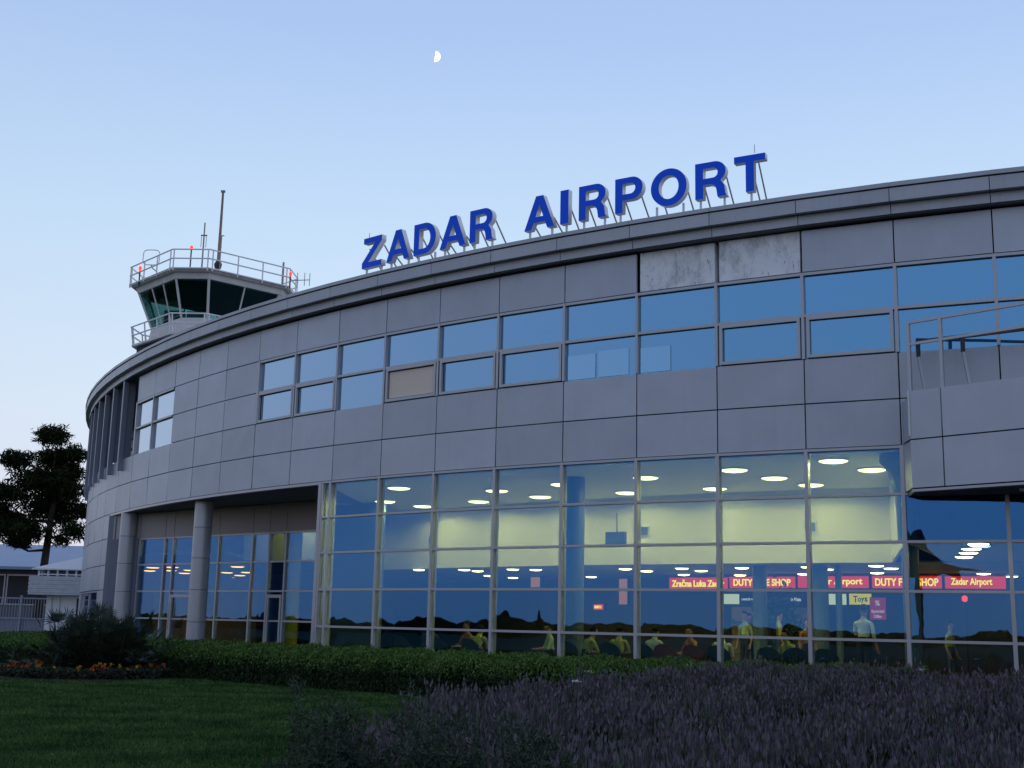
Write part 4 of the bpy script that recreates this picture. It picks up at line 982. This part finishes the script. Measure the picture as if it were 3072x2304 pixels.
q = MB(); q.box((0, 0, 1.0), (2.8, .3, 2.0), 'tan'); q.build('panel', sh)
q = MB()
for z in (.5, 1.0, 1.5): q.box((0, -.22, z), (2.7, .14, .03), 'int_dark')
q.build('shelf', sh)
# monitors and wall vents
mt = MB(); mt.box((0, 0, 0), (.62, .12, .42), 'int_column'); mt.box((0, .05, .45), (.04, .04, .6), 'steel'); o = mt.build('hanging_monitor'); p = pt(RAD-5.2, 4.2, 4.1); o.location = p; o.rotation_euler = (0, 0, ang(4.2)); tag(o, 'dark monitor hanging in front of the pale bulkhead', 'monitor')
for k, lab in ((.35, 'left wall vent on the pale bulkhead'), (4.2, 'middle wall vent on the pale bulkhead'), (7.05, 'right wall vent on the pale bulkhead')):
    mt = MB(); mt.box((0, 0, 0), (.34, .04, .30), 'white_paint'); mt.box((0, -.022, 0), (.28, .02, .24), 'int_column'); o = mt.build('wall_vent'); o.location = pt(RAD-6.77, k if k > 1 else -.75, 4.45); o.rotation_euler = (0, 0, ang(k)); tag(o, lab, 'vent', 'wall vents on the bulkhead')
# potted plant
pp = tag(empty('potted_plant', pt(RAD-9.6, 5.9, FLOOR)), 'tall leafy potted plant in front of the tan shop front', 'plant')
q = MB(); q.lathe((0, 0, 0), [(.22, 0), (.28, .45), (.26, .45)], 't_dark', 16); q.build('pot', pp)
P = rng.normal(0, 1, (900, 3))*np.array([.38, .38, .42]) + np.array([0, 0, 1.5]); Vp, Fp = cards(P, .10, elong=2.4); mat('plant_leaf', (.03, .09, .02), rough=.6, island=.4); npmesh('leaves', Vp, Fp, ['plant_leaf'], parent=pp)
q = MB(); q.tube([(0, 0, .4), (.03, 0, 1.5)], .03, 'bark', 6); q.build('stem', pp)
rlmp = MB(); rlmp.tube([(0, 0, -1.9), (0, 0, 0)], .03, 'dark_metal', 8); rlmp.lathe((0, 0, 0), [(.02, 0), (.06, .03), (.06, .11), (.02, .14)], 'lamp_red', 12); o = rlmp.build('signal_lamp'); o.location = pt(RAD-2.5, 9.45, FLOOR + 1.95); tag(o, 'glowing red signal lamp on a post under the right balcony', 'lamp')

# chairs
mat('chair_red', (.20, .03, .015), rough=.5); mat('chair_black', (.015, .015, .016), rough=.5)
def chair(matn, label):
    c = tag(empty('lounge_chair'), label, 'chair', 'chairs behind the hall glass')
    q = MB(); n = 14; V = []; F = []
    for i in range(n+1):
        a = R_(-70 + 140*i/n); zt_ = .88 - .20*(abs(i-n/2)/(n/2))**2.2
        for rr, z in ((.30, .40), (.31, zt_), (.27, zt_), (.265, .40)): V.append((rr*math.sin(a), -rr*math.cos(a)*.8 + .05, z))
    for i in range(n):
        for j in range(4): F.append((i*4+j, (i+1)*4+j, (i+1)*4+(j+1) % 4, i*4+(j+1) % 4))
    F += [(0,1,2,3), (n*4+3, n*4+2, n*4+1, n*4)]
    q.add(V, F, matn); q.build('backrest', c, smooth=False)
    q = MB(); q.lathe((0, .02, 0), [(.24, .40), (.27, .43), (.26, .47), (.1, .48)], matn, 20); q.build('seat', c)
    for sx, sy in ((-1,-1), (1,-1), (1,1), (-1,1)):
        q = MB(); q.tube([(.18*sx, .02+.18*sy, .41), (.22*sx, .02+.22*sy, 0)], .015, 'steel', 6); q.build('leg', c)
    return c
cr = chair('chair_red', 'x'); cb_ = chair('chair_black', 'x'); used = set()
def put_chair(k, off, red, lab, rz=0.0):
    p = cr if red else cb_
    c = copy_tree(p) if red in used else p
    used.add(red); c.location = pt(RAD-off, k, FLOOR); c.rotation_euler = (0, 0, ang(k) + rz); c['label'] = lab
put_chair(6.10, 1.15, True, 'dark red round backed chair, left of the red pair at the glass')
put_chair(6.45, 1.2, True, 'dark red round backed chair, right of the red pair at the glass')
put_chair(5.80, 1.2, False, 'black chair behind the seated person in the pale shirt left of the red chairs')
put_chair(6.75, 1.25, False, 'black chair behind the seated person right of the red chairs')
put_chair(7.35, 1.3, False, 'black chair in front of the standing man in light green')
put_chair(7.62, 1.5, False, 'black chair under the standing man with the backpack', .3)
put_chair(8.0, 1.3, False, 'black chair left of the man in the white shirt')
put_chair(5.35, 1.2, False, 'black chair of the person in yellow at the middle of the glass')
put_chair(4.75, 1.2, False, 'black chair right of the big hall column')
put_chair(3.2, 1.2, False, 'black chair of the bent yellow shirted person further left')
put_chair(2.6, 1.3, False, 'black chair second from the left behind the hedge')
put_chair(1.9, 1.3, False, 'black chair farthest left behind the hedge')

# ---------------------------------------------------------------- people
for nm, c in dict(skin=(.42, .24, .16), hair_dark=(.02, .015, .012), shirt_green=(.40, .52, .36), shirt_yellow=(.40, .40, .10), shirt_white=(.55, .58, .52), shirt_orange=(.34, .15, .07), shirt_dark=(.05, .06, .09), trousers=(.03, .03, .045), jeans=(.06, .09, .16), strap=(.012, .012, .014)).items(): mat(nm, c, rough=.85, spec=.2)
def person(label, loc, rz, pose='stand', shirt='shirt_white', pants='trousers', turn=0.0, lean=0.0, h=1.75, backpack=False, armup=0.0):
    root = tag(empty('person', loc, rz), label, 'person', 'people inside the hall')
    s = h/1.75; V = []; E = []; Rd = []; M = []
    def v(p, r): V.append(Vector(p)*s); Rd.append((r[0]*s, r[1]*s) if isinstance(r, tuple) else (r*s, r*s)); return len(V)-1
    def e(a, b, m): E.append((a, b)); M.append(m)
    # figure faces -y
    if pose == 'stand': hz = .93; hy = 0
    else: hz = .52; hy = 0
    fw = math.sin(lean); 
    pel = v((0, hy, hz), (.155, .105)); wa = v((0, hy-.10*fw, hz+.16), (.145, .10)); ch = v((0, hy-.30*fw, hz+.36-.05*abs(fw)), (.165, .11)); nk0 = v((0, hy-.46*fw, hz+.515-.12*abs(fw)), (.085, .075))
    nk = v((0, hy-.52*fw-.015, hz+.585-.15*abs(fw)), (.055, .055)); hb = v((0, hy-.56*fw-.03, hz+.66-.17*abs(fw)), (.072, .088)); ht = v((0, hy-.58*fw-.03, hz+.74-.18*abs(fw)), (.076, .093)); hc = v((0, hy-.58*fw-.015, hz+.80-.18*abs(fw)), (.05, .06))
    e(pel, wa, pants); e(wa, ch, shirt); e(ch, nk0, shirt); e(nk0, nk, 'skin'); e(nk, hb, 'skin'); e(hb, ht, 'skin'); e(ht, hc, 'skin')
    hp = V[ht]/s; ns = v((0, hp.y-.105, hp.z-.03), (.014, .014)); e(ht, ns, 'skin')
    for sx in (-1, 1):
        er = v((sx*.082, hp.y+.01, hp.z-.02), (.012, .018)); e(ht, er, 'skin')
        hip = v((sx*.09, hy, hz-.04), (.085, .09)); e(pel, hip, pants)
        if pose == 'stand':
            kn = v((sx*.10, -.02 - .03*(sx > 0), .49), .058); an = v((sx*.105, .02, .09), .042); to = v((sx*.12, -.15, .035), (.04, .03))
        else:
            kn = v((sx*.13, -.44, .50), .062); an = v((sx*.13, -.42, .09), .042); to = v((sx*.14, -.58, .035), (.04, .03))
        e(hip, kn, pants); e(kn, an, pants); e(an, to, 'strap')
        c0 = V[ch]/s; sh_ = v((sx*.185, c0.y, c0.z+.09), .058); e(ch, sh_, shirt)
        if pose == 'stand' and not (armup and sx > 0):
            el = v((sx*.245, c0.y+.02, c0.z-.20), .043); wr = v((sx*.255, c0.y-.08, c0.z-.43), .028)
        elif armup and sx > 0:
            el = v((sx*.26, c0.y-.10, c0.z-.17), .043); wr = v((sx*.16, c0.y-.28, c0.z-.02), .028)
        else:
            el = v((sx*.25, c0.y-.10, c0.z-.18), .043); wr = v((sx*.14, c0.y-.34, c0.z-.20), .028)
        e(sh_, el, shirt); e(el, wr, 'skin')
        w0 = V[wr]/s; dd = (w0 - V[el]/s).normalized(); sd = Vector((1, 0, 0)); sd = (sd - dd*sd.dot(dd)).normalized()
        pm_ = v(w0 + dd*.075, (.036, .018)); e(wr, pm_, 'skin')
        p0 = V[pm_]/s; inn = dd.cross(sd).normalized()
        for q_, (o_, l_) in enumerate(((-.030, .058), (-.010, .072), (.011, .068), (.031, .052))):
            f1 = v(p0 + dd*.025 + sd*o_, .0095); f2 = v(p0 + dd*(.025+l_*.55) + sd*o_*1.1 + inn*.010, .0085); f3 = v(p0 + dd*(.02+l_) + sd*o_*1.1 + inn*.03, .007)
            e(pm_, f1, 'skin'); e(f1, f2, 'skin'); e(f2, f3, 'skin')
        t1 = v(w0 + dd*.04 - sd*sx*.04, .010); t2 = v(w0 + dd*.08 - sd*sx*.058 + inn*.015, .009); e(wr, t1, 'skin'); e(t1, t2, 'skin')
    me = bpy.data.meshes.new('sk'); me.from_pydata([tuple(q) for q in V], E, []); ob = bpy.data.objects.new('sk', me); COL.objects.link(ob)
    md = ob.modifiers.new('s', 'SKIN'); md.use_smooth_shade = True
    sk = me.skin_vertices[0].data
    for i, r in enumerate(Rd): sk[i].radius = r; sk[i].use_root = (i == pel)
    sb = ob.modifiers.new('u', 'SUBSURF'); sb.levels = 1
    dg = bpy.context.evaluated_depsgraph_get(); dg.update(); bm_ = bpy.data.meshes.new_from_object(ob.evaluated_get(dg)); bpy.data.objects.remove(ob); bpy.data.meshes.remove(me)
    names = sorted(set(M)); bm_.materials.clear()
    for nme in names: bm_.materials.append(MATS[nme])
    A = np.array([tuple(V[a]) for a, b in E]); B = np.array([tuple(V[b]) for a, b in E]); AB = B - A; ll = (AB**2).sum(1); mi = np.array([names.index(x) for x in M]); rad_ = np.array([min(Rd[a][0], Rd[b][0]) for a, b in E])
    for p in bm_.polygons:
        c = np.array(p.center); t = np.clip(((c - A)*AB).sum(1)/ll, 0, 1); dd_ = np.linalg.norm(A + AB*t[:, None] - c, axis=1) - rad_; p.material_index = int(mi[dd_.argmin()]); p.use_smooth = True
    bm_.name = 'body'; b = bpy.data.objects.new('body', bm_); COL.objects.link(b); b.parent = root
    q = MB(); hx, hy_, hz_ = V[ht]; Vh = []; Fh = []
    for i in range(9):
        th = R_(8 + 88*i/8)
        for j in range(16):
            a = 2*math.pi*j/16; dn = 1.0 if math.sin(a) > -.2 else .45
            t2_ = R_(8 + (88*i/8)*dn); Vh.append((hx + .094*s*math.sin(t2_)*math.cos(a), hy_ + .012 + .112*s*math.sin(t2_)*math.sin(a), hz_ + .0 + .118*s*math.cos(t2_)))
    for i in range(8):
        for j in range(16): Fh.append((i*16+j, i*16+(j+1) % 16, (i+1)*16+(j+1) % 16, (i+1)*16+j))
    Fh.append(tuple(range(15, -1, -1))); q.add(Vh, Fh, 'hair_dark'); q.build('hair', root, smooth=True)
    if backpack:
        q = MB(); q.box((0, .19*s, 1.22*s), (.30*s, .16*s, .42*s), 'strap'); q.seg((-.10*s, -.13*s, 1.42*s), (-.12*s, -.11*s, 1.08*s), .05, .02, 'strap'); q.seg((.10*s, -.13*s, 1.42*s), (.12*s, -.11*s, 1.08*s), .05, .02, 'strap'); q.build('backpack', root)
    return root
person('man standing in a light green shirt and dark trousers by the shop front', (6.76, 35.63, FLOOR), -.9, 'stand', 'shirt_green', 'trousers', h=1.75)
person('man standing in a yellow shirt with a dark backpack strap', (7.42, 34.31, FLOOR), 1.6, 'stand', 'shirt_yellow', 'jeans', h=1.75, backpack=True)
person('dark clad person half hidden behind the yellow shirted man', (7.05, 36.6, FLOOR), .4, 'stand', 'shirt_dark', 'trousers', h=1.70)
person('tall man in a white shirt standing near the glass below the poster', (8.25, 29.05, FLOOR), 2.4, 'stand', 'shirt_white', 'trousers', h=1.86, armup=1)
person('woman in an ochre top standing left of the man in the white shirt', (7.55, 31.6, FLOOR), .3, 'stand', 'shirt_orange', 'trousers', h=1.55)
person('person in bright green at the far right under the balcony', (11.0, 31.2, FLOOR), .8, 'stand', 'shirt_yellow', 'jeans', h=1.55)
def sitter(k, off, rz, shirt, lab, lean=.25, h=1.72):
    person(lab, pt(RAD-off, k, FLOOR-.02), ang(k) + math.pi + rz, 'sit', shirt, 'trousers', lean=lean, h=h)
sitter(5.83, 1.55, 0, 'shirt_white', 'broad backed seated person in a white shirt left of the two red chairs')
sitter(6.12, 2.6, 2.6, 'shirt_orange', 'seated person in an orange patterned top facing the glass behind the red chairs', .1)
sitter(6.72, 1.6, .3, 'shirt_white', 'seated person in a pale shirt bending forward right of the two red chairs', .4)
sitter(5.36, 1.5, .2, 'shirt_yellow', 'seated person in a yellow shirt at the middle of the hall glass', .3)
sitter(4.95, 1.3, -.5, 'shirt_yellow', 'seated person in yellow with a dark bag strap right of the big column', .45)
sitter(3.15, 1.5, .3, 'shirt_yellow', 'seated person in yellow bending low in the left half of the glass', .6)
sitter(2.7, 2.2, 2.9, 'shirt_orange', 'seated person in orange facing the glass left of the bending one', .05)
sitter(2.2, 1.7, .5, 'shirt_dark', 'dark clad seated person farthest left in the hall', .2)
sitter(7.5, 2.0, 2.6, 'shirt_yellow', 'seated person facing the glass in front of the standing men', .3)
sitter(4.0, 2.6, 2.4, 'shirt_green', 'seated person in green facing the glass left of the big column', .1)
